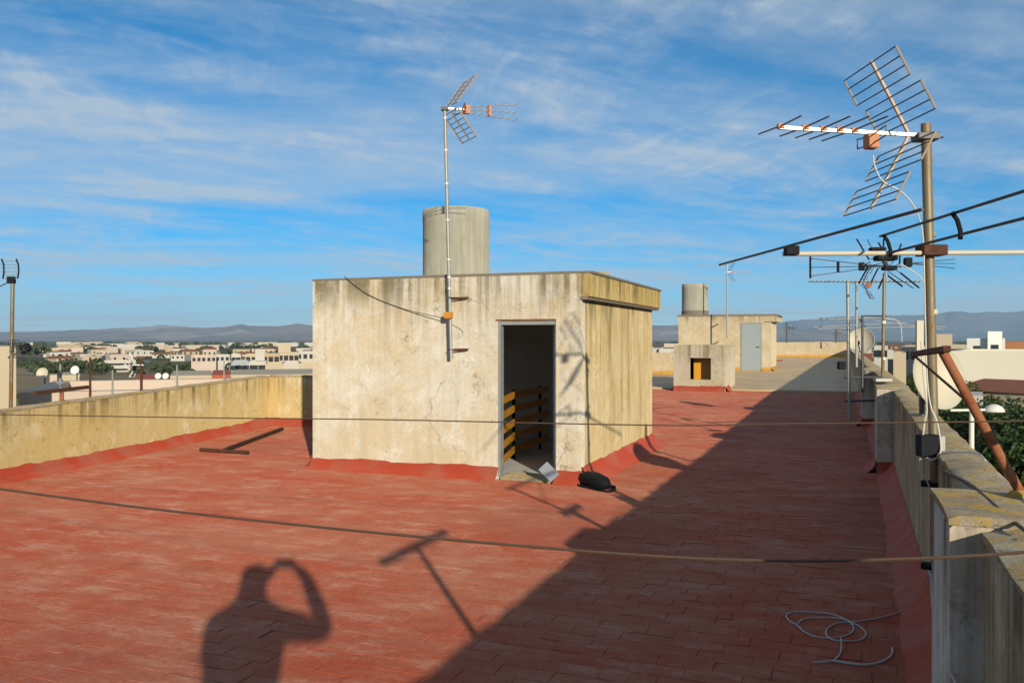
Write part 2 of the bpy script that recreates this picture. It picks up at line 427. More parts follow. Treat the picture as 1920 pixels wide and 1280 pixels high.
def wallseg(m, p, q, thick, z0, zp, zq, side=1):   # straight wall, foot line p-q, thickness to one side, sloping top
    p, q = Vector((*p, 0)), Vector((*q, 0)); u = (q-p).normalized(); n = Vector((u.y, -u.x, 0))*side*thick
    v = [p, q, q+n, p+n]
    vs = [(a.x, a.y, z0) for a in v] + [(v[0].x, v[0].y, zp), (v[1].x, v[1].y, zq), (v[2].x, v[2].y, zq), (v[3].x, v[3].y, zp)]
    m.add(vs, [(0,3,2,1),(4,5,6,7),(0,1,5,4),(1,2,6,5),(2,3,7,6),(3,0,4,7)])
def rough_top(m, p, q, thick, zp, zq, side=1, h=.035, over=.006):   # uneven mortar coping
    p, q = Vector((*p, 0)), Vector((*q, 0)); L = (q-p).length; u = (q-p)/L; n = Vector((u.y, -u.x, 0))*side
    K = max(2, int(L/.18)); o = len(m.v)
    for k in range(K+1):
        z = zp + (zq-zp)*k/K
        for (s, dz) in ((-over, 0), (-over, h*.8), (.03, h), (thick*.5, h*1.1), (thick-.03, h), (thick+over, h*.8), (thick+over, 0)):
            c = p + u*(L*k/K) + n*(s + rnd.uniform(-.004, .004))
            m.v.append((c.x, c.y, z + dz + (rnd.uniform(-.007, .007) if dz else .001)))
    for k in range(K):
        for l in range(7):
            f = (o+k*7+l, o+(k+1)*7+l, o+(k+1)*7+(l+1) % 7, o+k*7+(l+1) % 7)
            m.f.append(f if side > 0 else f[::-1])
    m.f.append(tuple(o+i for i in range(7))); m.f.append(tuple(o+K*7+i for i in range(7))[::-1])

# ochre parapet with its return behind the stair hut
t = thing('parapet_wall', (WL(7), 7, 0), 'stained ochre parapet with a red painted skirting, behind the stair hut', 'wall')
A0, A1, A2 = (WL(-5), -5), (WL(14), 14.0), (-6.4, 15.12)
m = M(); wallseg(m, A0, A1, .2, -.06, .60, .955, -1); m.build('wall', MAT['ochre'], t)
m = M(); rough_top(m, A0, A1, .2, .60, .955, -1, .03); m.build('coping', MAT['coping'], t, True)
m = M(); wallseg(m, A1, A2, .2, -.06, .955, .965, -1); m.build('return_wall', MAT['ochre'], t)
m = M(); rough_top(m, (A1[0]+.02, A1[1]), A2, .2, .957, .967, -1, .03); m.build('coping', MAT['coping'], t)
cove([(*A0, 0), (*A1, 0)], -1, .15, .14).build('skirting', MAT['skirt'], t)
cove([(*A1, 0), (*A2, 0)], -1, .15, .14).build('skirting', MAT['skirt'], t)

# street parapet with its piers
t = thing('parapet_wall', (.6, 8, 0), 'grey streaked street parapet with lichen on its coping and square piers', 'wall')
Y1, Y2 = 3.36, 4.0
SEG = [((.46, -5), (.46, 3.7), 1.00, .2), ((.485, 3.7), (.60, 12.0), 1.03, .2), ((.57, 12.0), (.57, 18.2), 1.06, .22), ((.50, 18.2), (.42, 60), 1.08, .24)]
for p, q, z, th in SEG:
    m = M(); wallseg(m, p, q, th, -.06, z, z, 1); m.build('wall', MAT['grey_wall'], t)
    m = M(); rough_top(m, p, q, th, z, z, 1); m.build('coping', MAT['coping'], t, True)
def pier(x0, x1, y0, y1, z):
    m = M(); K = 6
    m.obox(((x0+x1)/2, (y0+y1)/2, z/2-.03), ((1,0,0),(0,1,0),(0,0,1)), ((x1-x0)/2, (y1-y0)/2, z/2+.03), .012)
    o = m.build('pier', MAT['pier'], t)
    c = M(); rough_top(c, (x0, y0), (x0, y1), x1-x0, z+.001, z+.001, 1, .03, .004); c.build('pier_cap', MAT['coping'], o, True)
pier(.352, .64, Y1, Y2, 1.045)
pier(.405, .72, 11.75, 12.35, 1.07)
pier(.35, .68, 18.0, 18.6, 1.10)
cove([(.47, -5, 0), (.46, Y1, 0)], 1).build('skirting', MAT['skirt'], t)
cove([(.352, Y1-.02, 0), (.352, Y2+.02, 0)], 1, .11, .08).build('skirting', MAT['skirt'], t)
cove([(.49, Y2, 0), (.597, 11.75, 0)], 1, .16, .17).build('skirting', MAT['skirt'], t)
cove([(.405, 11.73, 0), (.405, 12.37, 0)], 1, .16, .12).build('skirting', MAT['skirt'], t)
cove([(.64, 11.75, 0), (.40, 11.75, 0)], 1, .16, .12).build('skirting', MAT['skirt'], t)
cove([(.57, 12.35, 0), (.57, 18.0, 0)], 1, .15, .13).build('skirting', MAT['skirt'], t)
cove([(.35, 18.0, 0), (.35, 18.6, 0)], 1, .16, .12).build('skirting', MAT['skirt'], t)
cove([(.6, 18.0, 0), (.345, 18.0, 0)], 1, .16, .12).build('skirting', MAT['skirt'], t)
cove([(.50, 18.6, 0), (.48, 28.9, 0)], 1, .13, .12).build('skirting', MAT['skirt'], t)

# pale parapet round the far terrace
t = thing('parapet_wall', (-4, 60, TER(60)), 'pale parapet with an ochre skirting closing the tiled terrace', 'wall')
m = M(); wallseg(m, (-4.6, 59.6), (.42, 60.4), .2, .3, TER(60)+1.0, TER(60)+1.02, -1); m.build('wall', MAT['pale_wall'], t)
m = M(); wallseg(m, (-9, 56.5), (-4.4, 57.2), .2, .3, TER(57)+1.12, TER(57)+1.12, -1); m.build('wall', MAT['pale_wall'], t)
m = M(); wallseg(m, (-14.8, 36.8), (-6.4, 36.8), .2, 0, TER(37)+.95, TER(37)+.95, -1); m.build('wall', MAT['pale_wall'], t)
m = M(); wallseg(m, (-6.4, 36.8), (-7.2, 41.2), .2, 0, TER(37)+.95, TER(37)+.95, -1); m.build('wall', MAT['pale_wall'], t)
for a, b, y in (((-4.6, 59.6), (.42, 60.4), 60), ((-9, 56.5), (-4.4, 57.2), 57), ((-14.8, 36.8), (-6.4, 36.8), 37)):
    z = TER(y)
    c = cove([(*a, z), (*b, z)], -1, .17, .10); c.build('skirting', MAT['ochre_skirt'], t)

# ---------------------------------------------------------------- the stair hut
HX0, HX1, HY0, HY1, HZ = -6.57, -2.855, 9.62, 13.6, 2.47
DX0, DX1, DZ = -3.90, -3.17, 1.925
t = hut = thing('stair_hut', ((HX0+HX1)/2, HY0, 0), 'large cream rendered stair hut with an open doorway on the red roof', 'hut')
M().prism([(HX0,-.06),(DX0,-.06),(DX0,DZ),(DX1,DZ),(DX1,-.06),(HX1,-.06),(HX1,HZ),(HX0,HZ)], HY0, HY0+.16, 1).build('front_wall', MAT['hut'], t)
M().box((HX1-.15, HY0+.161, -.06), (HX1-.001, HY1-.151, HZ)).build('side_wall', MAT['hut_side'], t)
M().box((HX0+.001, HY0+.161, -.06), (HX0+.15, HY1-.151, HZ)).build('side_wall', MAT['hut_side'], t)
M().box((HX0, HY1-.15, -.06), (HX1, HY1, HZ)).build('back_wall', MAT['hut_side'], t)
M().box((HX0+.152, HY0+.162, -.05), (HX1-.152, HY1-.152, .015)).build('inner_floor', MAT['inner_render'], t)
# inner render, one even pale tone
M().box((HX0+.151, HY1-.19, .02), (HX1-.151, HY1-.152, HZ-.01)).build('inner_wall', MAT['inner_render'], t)
M().box((HX0+.152, HY0+.165, .02), (HX0+.18, HY1-.192, HZ-.01)).build('inner_wall', MAT['inner_render'], t)
M().box((HX1-.18, HY0+.165, .02), (HX1-.152, HY1-.192, HZ-.01)).build('inner_wall', MAT['inner_render'], t)
# roof slab: thin dark mortar edge, irregular
m = M()
rough_top(m, (HX0, HY0), (HX0, HY1), HX1-HX0, HZ+.001, HZ+.001, 1, .03, .006)
m.build('roof', MAT['roof_edge'], t)
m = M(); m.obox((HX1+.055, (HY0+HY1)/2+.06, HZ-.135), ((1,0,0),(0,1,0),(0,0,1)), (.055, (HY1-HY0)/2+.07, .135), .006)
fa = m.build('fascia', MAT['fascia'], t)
m = M(); m.box((HX1+.001, HY0-.012, HZ+.002), (HX1+.125, HY1+.14, HZ+.03)); m.build('drip_edge', MAT['roof_edge'], fa)
m = M(); m.box((HX1-.002, HY0-.02, HZ-.305), (HX1+.085, HY1+.11, HZ-.272)); m.build('dark_strip', MAT['roof_edge'], fa)  # plain dark strip along the lower edge of the fascia
cove([(HX0, HY0, 0), (DX0, HY0, 0)], -1, .14, .13).build('skirting', MAT['skirt'], t)
cove([(DX1, HY0, 0), (HX1+.01, HY0, 0)], -1, .15, .13).build('skirting', MAT['skirt'], t)
cove([(HX1, HY0-.02, 0), (HX1, HY1, 0)], -1, .20, .18).build('skirting', MAT['skirt'], t)
cove([(HX0, HY1, 0), (HX0, HY0, 0)], -1, .15, .13).build('skirting', MAT['skirt'], t)
# door frame, lintel, sill, opened leaf
fr = M()
fr.box((DX0+.001, HY0-.012, .03), (DX0+.024, HY0+.10, DZ-.001)); fr.box((DX1-.018, HY0+.020, .03), (DX1-.001, HY0+.10, DZ-.001))
fr.box((DX0+.025, HY0+.012, DZ-.05), (DX1-.019, HY0+.10, DZ-.002))
f0 = fr.build('door_frame', MAT['frame_grey'], t)
M().box((DX0-.03, HY0-.018, DZ+.003), (DX1+.005, HY0+.02, DZ+.018)).build('lintel_edge', MAT['rust'], f0)
m = M(); m.box((DX1-.075, HY0+.12, .05), (DX1-.037, HY0+.80, DZ-.06)); lf = m.build('door_leaf', MAT['frame_grey'], t)
M().obox((DX1-.085, HY0+.72, 1.0), ((1,0,0),(0,1,0),(0,0,1)), (.012, .05, .012)).build('handle', MAT['steel'], lf)
m = M(); m.add([(DX0+.04, HY0-.05, .005), (DX1-.03, HY0-.05, .005), (DX1-.03, HY0+.30, .045), (DX0+.04, HY0+.30, .055), (DX0+.04, HY0-.05, .03), (DX1-.03, HY0-.05, .02)],
               [(4,5,2,3), (0,1,5,4), (0,4,3), (1,2,5)]); m.build('threshold', MAT['coping'], t)
# railing of the stair inside
t = thing('stair_railing', P(967, 860, 11.1), 'varnished wooden slat railing inside the stair hut doorway', 'railing')
pA, pB, pC = C(-.145, 10.62), C(.04, 12.0), C(.56, 13.35)
for i in range(5):
    z = .97 - .19*i
    for a, b in ((pA, pB), (pB, pC)):
        u = (b-a).normalized(); n = Vector((-u.y, u.x, 0)); c = (a+b)/2 + UP*(z-.045)
        M().obox(c, (u, n, UP), ((b-a).length/2 - .004, .013, .048), .004).build('slat', MAT['wood'], t)
for p in (pB, pB + (pC-pB)*.78):
    q = p + Vector((-.035, .05, 0))
    M().obox(q + UP*.5, ((1,0,0),(0,1,0),UP), (.018, .018, .485)).build('post', MAT['black'], t)

# grey panel leaning in the doorway
t = M()
n_ = (FWD*-.88 + UP*.40 - RIGHT*.15).normalized(); a_ = (RIGHT*.62 - UP*.70); a_ = (a_ - n_*a_.dot(n_)).normalized(); b_ = n_.cross(a_)
c = P(1029, 887, 9.95); t.obox((c.x, c.y, .155), (a_, b_, n_), (.105, .07, .009), .003)
tag(t.build('slate_panel', MAT['grey_card']), 'small grey slate panel propped against the jamb of the open doorway', 'panel')

# ---------------------------------------------------------------- tanks and vents on the roofs
def tank(c, r, z0, z1, label, ledge=False):
    t = thing('water_tank', (c.x, c.y, z0), label, 'tank')
    b = (c.x, c.y, 0)
    M().lathe(b, [(r*1.0, z0), (r, z1-.22), (r*1.006, z1-.215), (r*1.006, z1-.02), (r*.99, z1), (r*.92, z1), (r*.91, z1-.05), (r*.91, z1-.5), (0, z1-.5)], 48).build('shell', MAT['cement'], t, True)
    m = M(); m.lathe(b, [(r*1.05, z0), (r*1.04, z0+.05), (r*.98, z0+.07)], 32); m.build('mortar_bed', MAT['roof_edge'], t, True)
    if ledge:
        m = M(); m.lathe(b, [(r*1.02, z0+.02), (r*1.03, z0+.22), (r*.99, z0+.24)], 32); m.build('base_ring', MAT['roof_edge'], t, True)
tank(C(-.925, 14.1), .546, HZ+.02, 3.82, 'wide grey fibre cement water tank standing on the large stair hut')
c = P(1127, 520, 13.4)
t = thing('vent_pipe', (c.x, c.y, HZ+.03), 'short pale vent pipe poking above the fascia of the large stair hut', 'vent')
M().lathe((c.x, c.y, 0), [(.13, HZ+.03), (.13, 2.70), (.14, 2.71), (.14, 2.75), (.12, 2.755), (.11, 2.6), (0, 2.6)], 24).build('pipe', MAT['cement'], t, True)

# ---------------------------------------------------------------- vent box and the second stair hut
def onY(px, y0): 
    d = y0/(CF + (px-960)/1600*SF); return C((px-960)/1600*d, d)
y0 = 28.3
x0, x1 = onY(1263, y0).x, onY(1360, y0).x
a0, a1 = onY(1293, y0).x, onY(1333, y0).x
t = thing('vent_box', ((x0+x1)/2, y0, 0), 'squat whitewashed masonry vent box with a square opening beside the tiled terrace', 'vent')
zt = 1.47
fw = [(x0,-.02),(x1,-.02),(x1,zt),(x0,zt)]
m = M()
m.prism([(x0,-.02),(a0,-.02),(a0,zt),(x0,zt)], y0, y0+.14, 1); m.prism([(a1,-.02),(x1,-.02),(x1,zt),(a1,zt)], y0, y0+.14, 1)
m.prism([(a0,-.02),(a1,-.02),(a1,.38),(a0,.38)], y0, y0+.14, 1); m.prism([(a0,1.09),(a1,1.09),(a1,zt),(a0,zt)], y0, y0+.14, 1)
m.build('front_wall', MAT['vent_box'], t)
M().box((x1-.14, y0+.141, -.02), (x1, y0+2.7, zt-.004)).build('side_wall', MAT['vent_box'], t)
M().box((x0, y0+.141, -.02), (x0+.14, y0+2.7, zt-.004)).build('side_wall', MAT['vent_box'], t)
M().box((x0+.141, y0+2.55, -.02), (x1-.141, y0+2.7, zt-.004)).build('back_wall', MAT['vent_box'], t)
m = M(); rough_top(m, (x0, y0), (x0, y0+2.7), x1-x0, zt+.001, zt+.001, 1, .04, .02); m.build('roof', MAT['vent_box'], t)
M().box((a0+.05, y0+.55, .2), (a1+.25, y0+.58, 1.3)).build('inner_board', MAT['wood'], t)
cove([(x0, y0, 0), (x1, y0, 0)], -1, .17, .14).build('skirting', MAT['skirt'], t)
cove([(x1, y0-.02, 0), (x1, y0+1, 0)], -1, .17, .14).build('skirting', MAT['skirt'], t)
cove([(x0, y0+1, 0), (x0, y0-.02, 0)], -1, .17, .14).build('skirting', MAT['skirt'], t)

y0 = 41.1; zf = TER(y0)
x0, x1 = onY(1272, y0).x, onY(1446, y0).x
t = hut2 = thing('stair_hut', ((x0+x1)/2, y0, zf), 'smaller pale stair hut with a closed grey door on the tiled terrace', 'hut')
M().box((x0, y0, zf-.3), (x1, y0+3.3, 2.78)).build('wall', MAT['pale_wall'], t)
m = M(); rough_top(m, (x0-.02, y0-.02), (x0-.02, y0+3.32), x1-x0+.28, 2.781, 2.781, 1, .09, .03); m.build('roof', MAT['roof_edge'], t)
M().box((x1+.002, y0-.01, 2.53), (x1+.24, y0+3.3, 2.779)).build('fascia', MAT['pale_wall'], t)
M().box((x1-.3, y0-.03, 2.49), (x1+.2, y0-.004, 2.528)).build('dark_strip', MAT['roof_edge'], t)  # dark strip across the front corner, level with the fascia foot
d0, d1 = onY(1391, y0).x, onY(1426, y0).x
dr = M().obox(((d0+d1)/2, y0-.012, (zf+.04+2.42)/2), ((1,0,0),(0,1,0),UP), ((d1-d0)/2, .02, (2.42-zf-.04)/2), .006).build('door', MAT['door_grey'], t)
M().obox((d1-.12, y0-.05, 1.34), ((1,0,0),(0,1,0),UP), (.07, .02, .02)).build('handle', MAT['steel'], dr)
m = M(); m.box((d0-.06, y0-.02, zf), (d0-.003, y0-.002, 2.48)); m.box((d1+.003, y0-.02, zf), (d1+.06, y0-.002, 2.48)); m.box((d0-.002, y0-.02, 2.43), (d1+.002, y0-.003, 2.48)); m.build('door_frame', MAT['frame_grey'], t)
cove([(x0, y0, zf), (d0-.06, y0, zf)], -1, .17, .12).build('skirting', MAT['ochre_skirt'], t)
cove([(d1+.06, y0, zf), (x1, y0, zf)], -1, .17, .12).build('skirting', MAT['ochre_skirt'], t)
cove([(x1, y0-.01, zf), (x1, y0+3.3, zf)], -1, .17, .12).build('skirting', MAT['ochre_skirt'], t)
tank(P(1303, 585, 41.7), .63, 2.86, 4.38, 'grey fibre cement water tank standing on the smaller stair hut', True)

# ---------------------------------------------------------------- antennas
def rod(name, a, b, r, mat, par, n=6):
    return M().tube([a, b], r, n).build(name, mat, par, True)
def clamp(par, c, r, h=.05, mat=None):
    c = Vector(c)
    m = M(); m.obox(c, (RIGHT, FWD, UP), (r*2.0, r*1.7, h/2), .004)
    o = m.build('clamp', mat or MAT['steel'], par)
    return o
def corner_antenna(par, O, fwd, side, L, n_dir, panel, width, rods, mats, tilt=0., two=True, elem=None, boxpos=.36):
    fwd = Vector(fwd).normalized(); side = Vector(side).normalized(); up = side.cross(fwd)
    if up.z < 0: up = -up
    O = Vector(O)
    m_boom, m_rod, m_rail, m_box = mats
    u = (fwd + UP*tilt).normalized()
    M().obox(O + u*(L/2 - .04), (u, side, up), (L/2 + .04, .009, .011), .002).build('boom', m_boom, par)
    for i in range(n_dir):
        s = L * (.985 - (i/max(1, n_dir-1))**.8 * .50) if n_dir > 1 else L
        c = O + u*s + up*.012
        w = (elem or width*.56) * (1 + .06*i)
        M().tube([c - side*w/2 - up*.03 + fwd*.012, c - up*.002, c + side*w/2 + up*.03 + fwd*.012], .0045, 6).build('director_rod', m_rod, par, True)
        M().obox(c - up*.004, (u, side, up), (.018, .016, .014), .003).build('rod_holder', m_box, par)
    # dipole box
    c = O + u*(L*boxpos) - up*.05
    bx = M().obox(c, (u, side, up), (.030, .034, .042), .006).build('dipole_box', m_box, par)
    for k in (-1, 1):
        M().tube([c + side*.03*k + up*.035, c + side*.17*k + up*.05, c + side*.17*k - up*.005, c + side*.03*k - up*.015], .004, 6).build('dipole_loop', m_rod, bx, True)
    # corner reflector, two grids
    for k in (-1, 1):
        v = (fwd*.46 + up*k*.89).normalized(); B = O + u*.10 + up*.012*k
        pl = panel
        M().obox(B + v*pl/2, (v, side, v.cross(side)), (pl/2, .008, .008), .002).build('reflector_arm', m_rail, par)
        g = [[], []]
        for q in range(rods):
            s = pl*(.12 + .86*q/(rods-1)); c = B + v*s
            grp = 0 if q < rods//2 else 1
            sh = side*(.04 if grp else -.02)
            M().tube([c + sh - side*width/2, c + sh + side*width/2], .0038, 6).build('reflector_rod', m_rod, par, True)
            g[grp].append(c + sh)
        for gg in g:
            if len(gg) > 1:
                for e in (-1, 1):
                    M().tube([gg[0] + side*width/2*e, gg[-1] + side*width/2*e], .006, 6).build('reflector_rail', m_rail, par, True)
def tri_boom_antenna(par, O, fwd, side, L, mats, panel=.34, width=.34, spread=.07, rods=5, endplate=False, panels=True, fat=1.):
    fwd = Vector(fwd).normalized(); side = Vector(side).normalized(); up = side.cross(fwd)
    if up.z < 0: up = -up
    O = Vector(O); m_boom, m_rod, m_rail, m_box = mats
    M().obox(O + fwd*.10, (fwd, side, up), (.14, .011, .012), .002).build('boom', m_boom, par)
    b1 = M().obox(O + fwd*.27, (fwd, side, up), (.035, .03, .055), .008).build('dipole_box', m_box, par)
    for k in (-1, 1):
        M().tube([O + fwd*.25 + side*.03*k, O + fwd*.19 + side*.13*k + up*.05, O + fwd*.17 + side*.13*k - up*.04, O + fwd*.25 + side*.03*k - up*.03], .006, 6).build('dipole_loop', m_rod, b1, True)
    M().obox(O + fwd*(L*.62), (fwd, side, up), (.016, .02, .07), .005).build('spreader', m_box, par)
    for j in (-1, 0, 1):
        a = O + fwd*.28 + up*.035*j; b = O + fwd*L + up*spread*j
        bm = M().tube([a, b], .0055, 6).build('director_boom', m_boom, par, True)
        for q in range(7):
            c = a.lerp(b, .14 + .84*q/6)
            M().tube([c - side*.075, c + side*.075], .003, 5).build('director_rod', m_boom, bm, True)
    if endplate:
        M().obox(O + fwd*(L+.01), (fwd, side, up), (.012, .02, spread*1.25), .004).build('end_plate', m_box, par)
    if not panels: return
    for k in (-1, 1):
        v = (fwd*.55 + up*k*.83).normalized(); B = O + fwd*.05
        for e in (-1, 0, 1):
            M().tube([B + v*.03 + side*width/2*e, B + v*panel + side*width/2*e], .006*fat, 6).build('reflector_rail', m_rail, par, True)
        for q in range(rods):
            c = B + v*(.05 + (panel-.06)*q/(rods-1))
            M().tube([c - side*width/2, c + side*width/2], .0035*fat**.5, 5).build('reflector_rod', m_rod, par, True)
def yagi(par, O, fwd, side, L, n, w0, w1, m_boom, m_rod, r=.004, back=0.):
    fwd = Vector(fwd).normalized(); side = Vector(side).normalized(); O = Vector(O)
    M().tube([O - fwd*back, O + fwd*(L-back)], r*2, 6).build('boom', m_boom, par, True)
    for i in range(n):
        f = i/max(1, n-1); c = O + fwd*(-back + L*(.02 + .96*f)); w = w0 + (w1-w0)*f
        M().tube([c - side*w/2, c + side*w/2], r, 5).build('element', m_rod, par, True)

# --- the tall mast on the street parapet
bx = P(1755, 1066, 4.92); tp = P(1735.5, 232, 4.86)
t = mast = thing('antenna_mast', (bx.x, bx.y, .30), 'tall rusting mast clamped to the street parapet carrying two antennas and a dark box', 'antenna')
M().tube([(bx.x, bx.y, .30), P(1752.5, 880, 4.92), P(1743, 520, 4.89), tp], .0275, 14).build('mast', MAT['galv_rust'], t, True)
for px, py in ((1748, 585), (1744, 440), (1738, 300)):
    c = P(px, py, 4.9); M().lathe((c.x, c.y, c.z), [(.0285, -.015), (.031, -.012), (.031, .012), (.0285, .015)], 14).build('sleeve', MAT['galv'] if py < 500 else MAT['cream'], t, True)
for py in (907, 1062):
    c = P(1757, py, 4.92); wallx = .50
    m = M(); m.obox(Vector((c.x+.005, c.y, c.z)), ((1,0,0),(0,1,0),UP), (.075, .05, .013), .003); m.obox(Vector((c.x-.055, c.y-.01, c.z)), ((1,0,0),(0,1,0),UP), (.03, .012, .018), .003)
    m.build('bracket', MAT['black'], t)
top = P(1735, 258, 4.87)
ELS = Vector((-.06, 1, 0)); e1 = (RIGHT*ELS.x + FWD*ELS.y).normalized()
corner_antenna(t, top + UP*.01, -RIGHT, e1, .84, 5, .46, .62, 8, (MAT['alu'], MAT['rod'], MAT['rail'], MAT['orange']), .055, elem=.66, boxpos=.37)
clamp(t, top, .03, .04)
M().tube([top - RIGHT*.06, top + RIGHT*.10], .006, 6).build('bolt', MAT['steel'], t, True)
# VHF yagi: cream boom across the view, long dark elements
B0, B1 = P(1468, 476, 4.82), P(2090, 472, 4.86)
M().tube([B0, B1], .0135, 10).build('boom', MAT['cream'], t, True)
c = P(1746, 470, 4.86); clamp(t, c, .033, .06, MAT['dark_rust'])
def long_el(cx, cz, X0, d0, X1, d1, dz=0., name='element'):
    return M().tube([C(X0, d0, cz), C((X0+X1)/2, (d0+d1)/2, cz+dz), C(X1, d1, cz)], .0072, 8).build(name, MAT['rod'], t, True)
zb = P(1468, 476, 4.82).z
o = long_el(0, zb+.022, 1.592, 3.31, 1.405, 5.78)
cc = P(1484, 470, 4.78); M().obox((cc.x, cc.y, cc.z), (RIGHT, FWD, UP), (.035, .03, .026), .005).build('element_holder', MAT['black'], t)
long_el(0, zb+.105, 1.99, 2.55, 2.10, 4.87); long_el(0, zb+.012, 2.04, 2.45, 2.16, 4.92)
for X, d in ((2.098, 4.80), (2.045, 3.95)):
    M().tube([C(X-.01, d, zb+.105), C(X+.015, d, zb+.07), C(X+.03, d, zb+.02), C(X+.03, d, zb-.02)], .011, 8).build('dipole_bracket', MAT['black'], t, True)
# coaxial cables, splitter box
def cable(name, pts, r, mat, par):     # smooth curve through points
    pts = [Vector(p) for p in pts]; out = []
    for i in range(len(pts)-1):
        p0, p1, p2, p3 = pts[max(i-1,0)], pts[i], pts[i+1], pts[min(i+2,len(pts)-1)]
        for k in range(6):
            s = k/6; out.append(.5*((2*p1) + (p2-p0)*s + (2*p0-5*p1+4*p2-p3)*s*s + (3*p1-p0-3*p2+p3)*s**3))
    out.append(pts[-1])
    return M().tube(out, r, 6).build(name, mat, par, True)
cable('cable', [P(1637, 292, 4.83), P(1640, 312, 4.8), P(1655, 340, 4.78), P(1690, 360, 4.78), P(1716, 392, 4.8), P(1730, 440, 4.82), P(1733, 520, 4.82), P(1735, 600, 4.84), P(1738, 700, 4.85), P(1745, 760, 4.84), P(1757, 790, 4.82), P(1764, 830, 4.8), P(1762, 852, 4.78), P(1748, 862, 4.78), P(1738, 858, 4.8)], .0045, MAT['cable_white'], t)
cable('cable', [P(1727, 640, 4.84), P(1731, 700, 4.84), P(1738, 765, 4.84), P(1734, 790, 4.84), P(1731, 815, 4.83)], .0045, MAT['cable_white'], t)
cable('cable', [P(1726, 855, 4.83), P(1725, 880, 4.84), P(1738, 900, 4.84), P(1747, 925, 4.86)], .0045, MAT['cable_white'], t)
cable('cable', [P(1758, 853, 4.78), P(1785, 848, 4.5), P(1830, 849, 4.2), P(1848, 862, 4.0)], .0045, MAT['cable_white'], t)
c = P(1741, 835, 4.84)
M().obox(c, (RIGHT, FWD, UP), (.055, .035, .062), .005).build('junction_box', MAT['black'], t)
cc = c + RIGHT*.058 + FWD*.03
M().obox(cc + RIGHT*.018, (RIGHT, FWD, UP), (.02, .03, .055), .004).build('junction_box_side', MAT['galv'], t)

# --- mast on the front of the stair hut
def ony(px, py, y0):
    p = onY(px, y0); d = -p.x*SF + p.y*CF; return Vector((p.x, p.y, EYE-(py-636)/1600*d))
my = HY0 - .13
b = ony(846, 672, my); tp = ony(834, 205, my)
t = thing('antenna_mast', (b.x, my, b.z), 'slim galvanised mast with an orange boxed antenna bracketed to the stair hut front', 'antenna')
M().tube([b, ony(842, 520, my), tp], .02, 12).build('mast', MAT['galv'], t, True)
for py in (222, 282, 345, 413, 487, 520, 541):
    f = (py-205)/(672-205); c = tp.lerp(b, f); M().lathe(c, [(.021, -.012), (.0235, -.01), (.0235, .01), (.021, .012)], 12).build('sleeve', MAT['white'], t, True)
for py in (558, 655):
    c = ony(844, py, my)
    m = M(); m.obox((c.x+.09, HY0-.02, c.z), ((1,0,0),(0,1,0),UP), (.10, .012, .012), .002)
    m.tube([(c.x, my-.025, c.z), (c.x+.17, HY0-.015, c.z-.015)], .009, 6); m.tube([(c.x-.02, my+.02, c.z), (c.x-.02, HY0, c.z)], .009, 6)
    m.tube([(c.x+.0, my-.03, c.z), (c.x+.0, HY0-.01, c.z-.0)], .008, 6)
    m.build('bracket', MAT['dark_rust'], t)
c = ony(843, 591, my); M().obox((c.x, my-.03, c.z), ((1,0,0),(0,1,0),UP), (.048, .03, .042), .008).build('splitter_box', MAT['brightorange'], t)
cable('cable', [ony(645, 518, HY0-.02), ony(690, 552, HY0-.02), ony(760, 580, HY0-.025), ony(836, 597, my)], .005, MAT['steel'], t)
cable('cable', [ony(848, 600, my), ony(868, 620, HY0-.03), ony(862, 640, HY0-.02), ony(850, 655, my)], .0045, MAT['cable_white'], t)
f2 = (RIGHT*.90 + FWD*.20).normalized(); s2 = (FWD*.80 - RIGHT*.42).normalized()
tri_boom_antenna(t, tp + UP*.01, f2, s2, .90, (MAT['alu'], MAT['rod'], MAT['rail'], MAT['orange']), .46, .42, .10, 7, fat=1.7)
clamp(t, tp, .022, .04)

# --- masts further along the street parapet
def pole_thing(px, py0, py1, d, r, label, mat, px1=None, cat='antenna'):
    a, b = P(px, py1, d), P(px1 or px, py0, d)
    t = thing('antenna_mast', a, label, cat)
    M().tube([a, b], r, 10).build('mast', mat, t, True)
    return t, a, b
t, a, b = pole_thing(1655, 512, 707, 11.55, .022, 'rusty pole carrying a black star-shaped antenna on a parapet pier', MAT['galv_rust'], 1658)
M().obox(P(1655, 712, 11.5), (RIGHT, FWD, UP), (.11, .05, .022), .004).build('base_clamp', MAT['galv'], t)
for py in (604, 672): 
    c = P(1657, py, 11.55); M().lathe(c, [(.0225, -.02), (.027, -.018), (.027, .018), (.0225, .02)], 10).build('sleeve', MAT['white'], t, True)
bm = (MAT['steel'], MAT['black'], MAT['black'], MAT['black'])
tri_boom_antenna(t, P(1655, 499, 11.5), (-RIGHT*.97 + FWD*.2), (FWD*.95 + RIGHT*.2), .92, bm, .46, .42, .12, 5, True, panels=False)
spk = [((405, 250), (600, 575)), ((575, 255), (650, 400)), ((760, 310), (815, 400)), ((845, 250), (835, 420)), ((590, 690), (440, 970)), ((750, 730), (640, 950)), ((830, 900), (760, 1055)), ((920, 850), (1150, 1020)), ((1120, 800), (1420, 1040)), ((950, 800), (1330, 1050)), ((1040, 560), (1130, 330)), ((1110, 480), (1105, 650))]
for i, (p, q) in enumerate(spk):
    dd = .16*(1 if i % 2 else -1)
    M().tube([P(1560 + p[0]/8.73, 420 + p[1]/8.73, 11.5 + dd), P(1560 + q[0]/8.73, 420 + q[1]/8.73, 11.5 - dd)], .0115 if i not in (1, 9) else .006, 6).build('reflector_rod', MAT['black'], t, True)
hubc = P(1660, 484, 11.5)
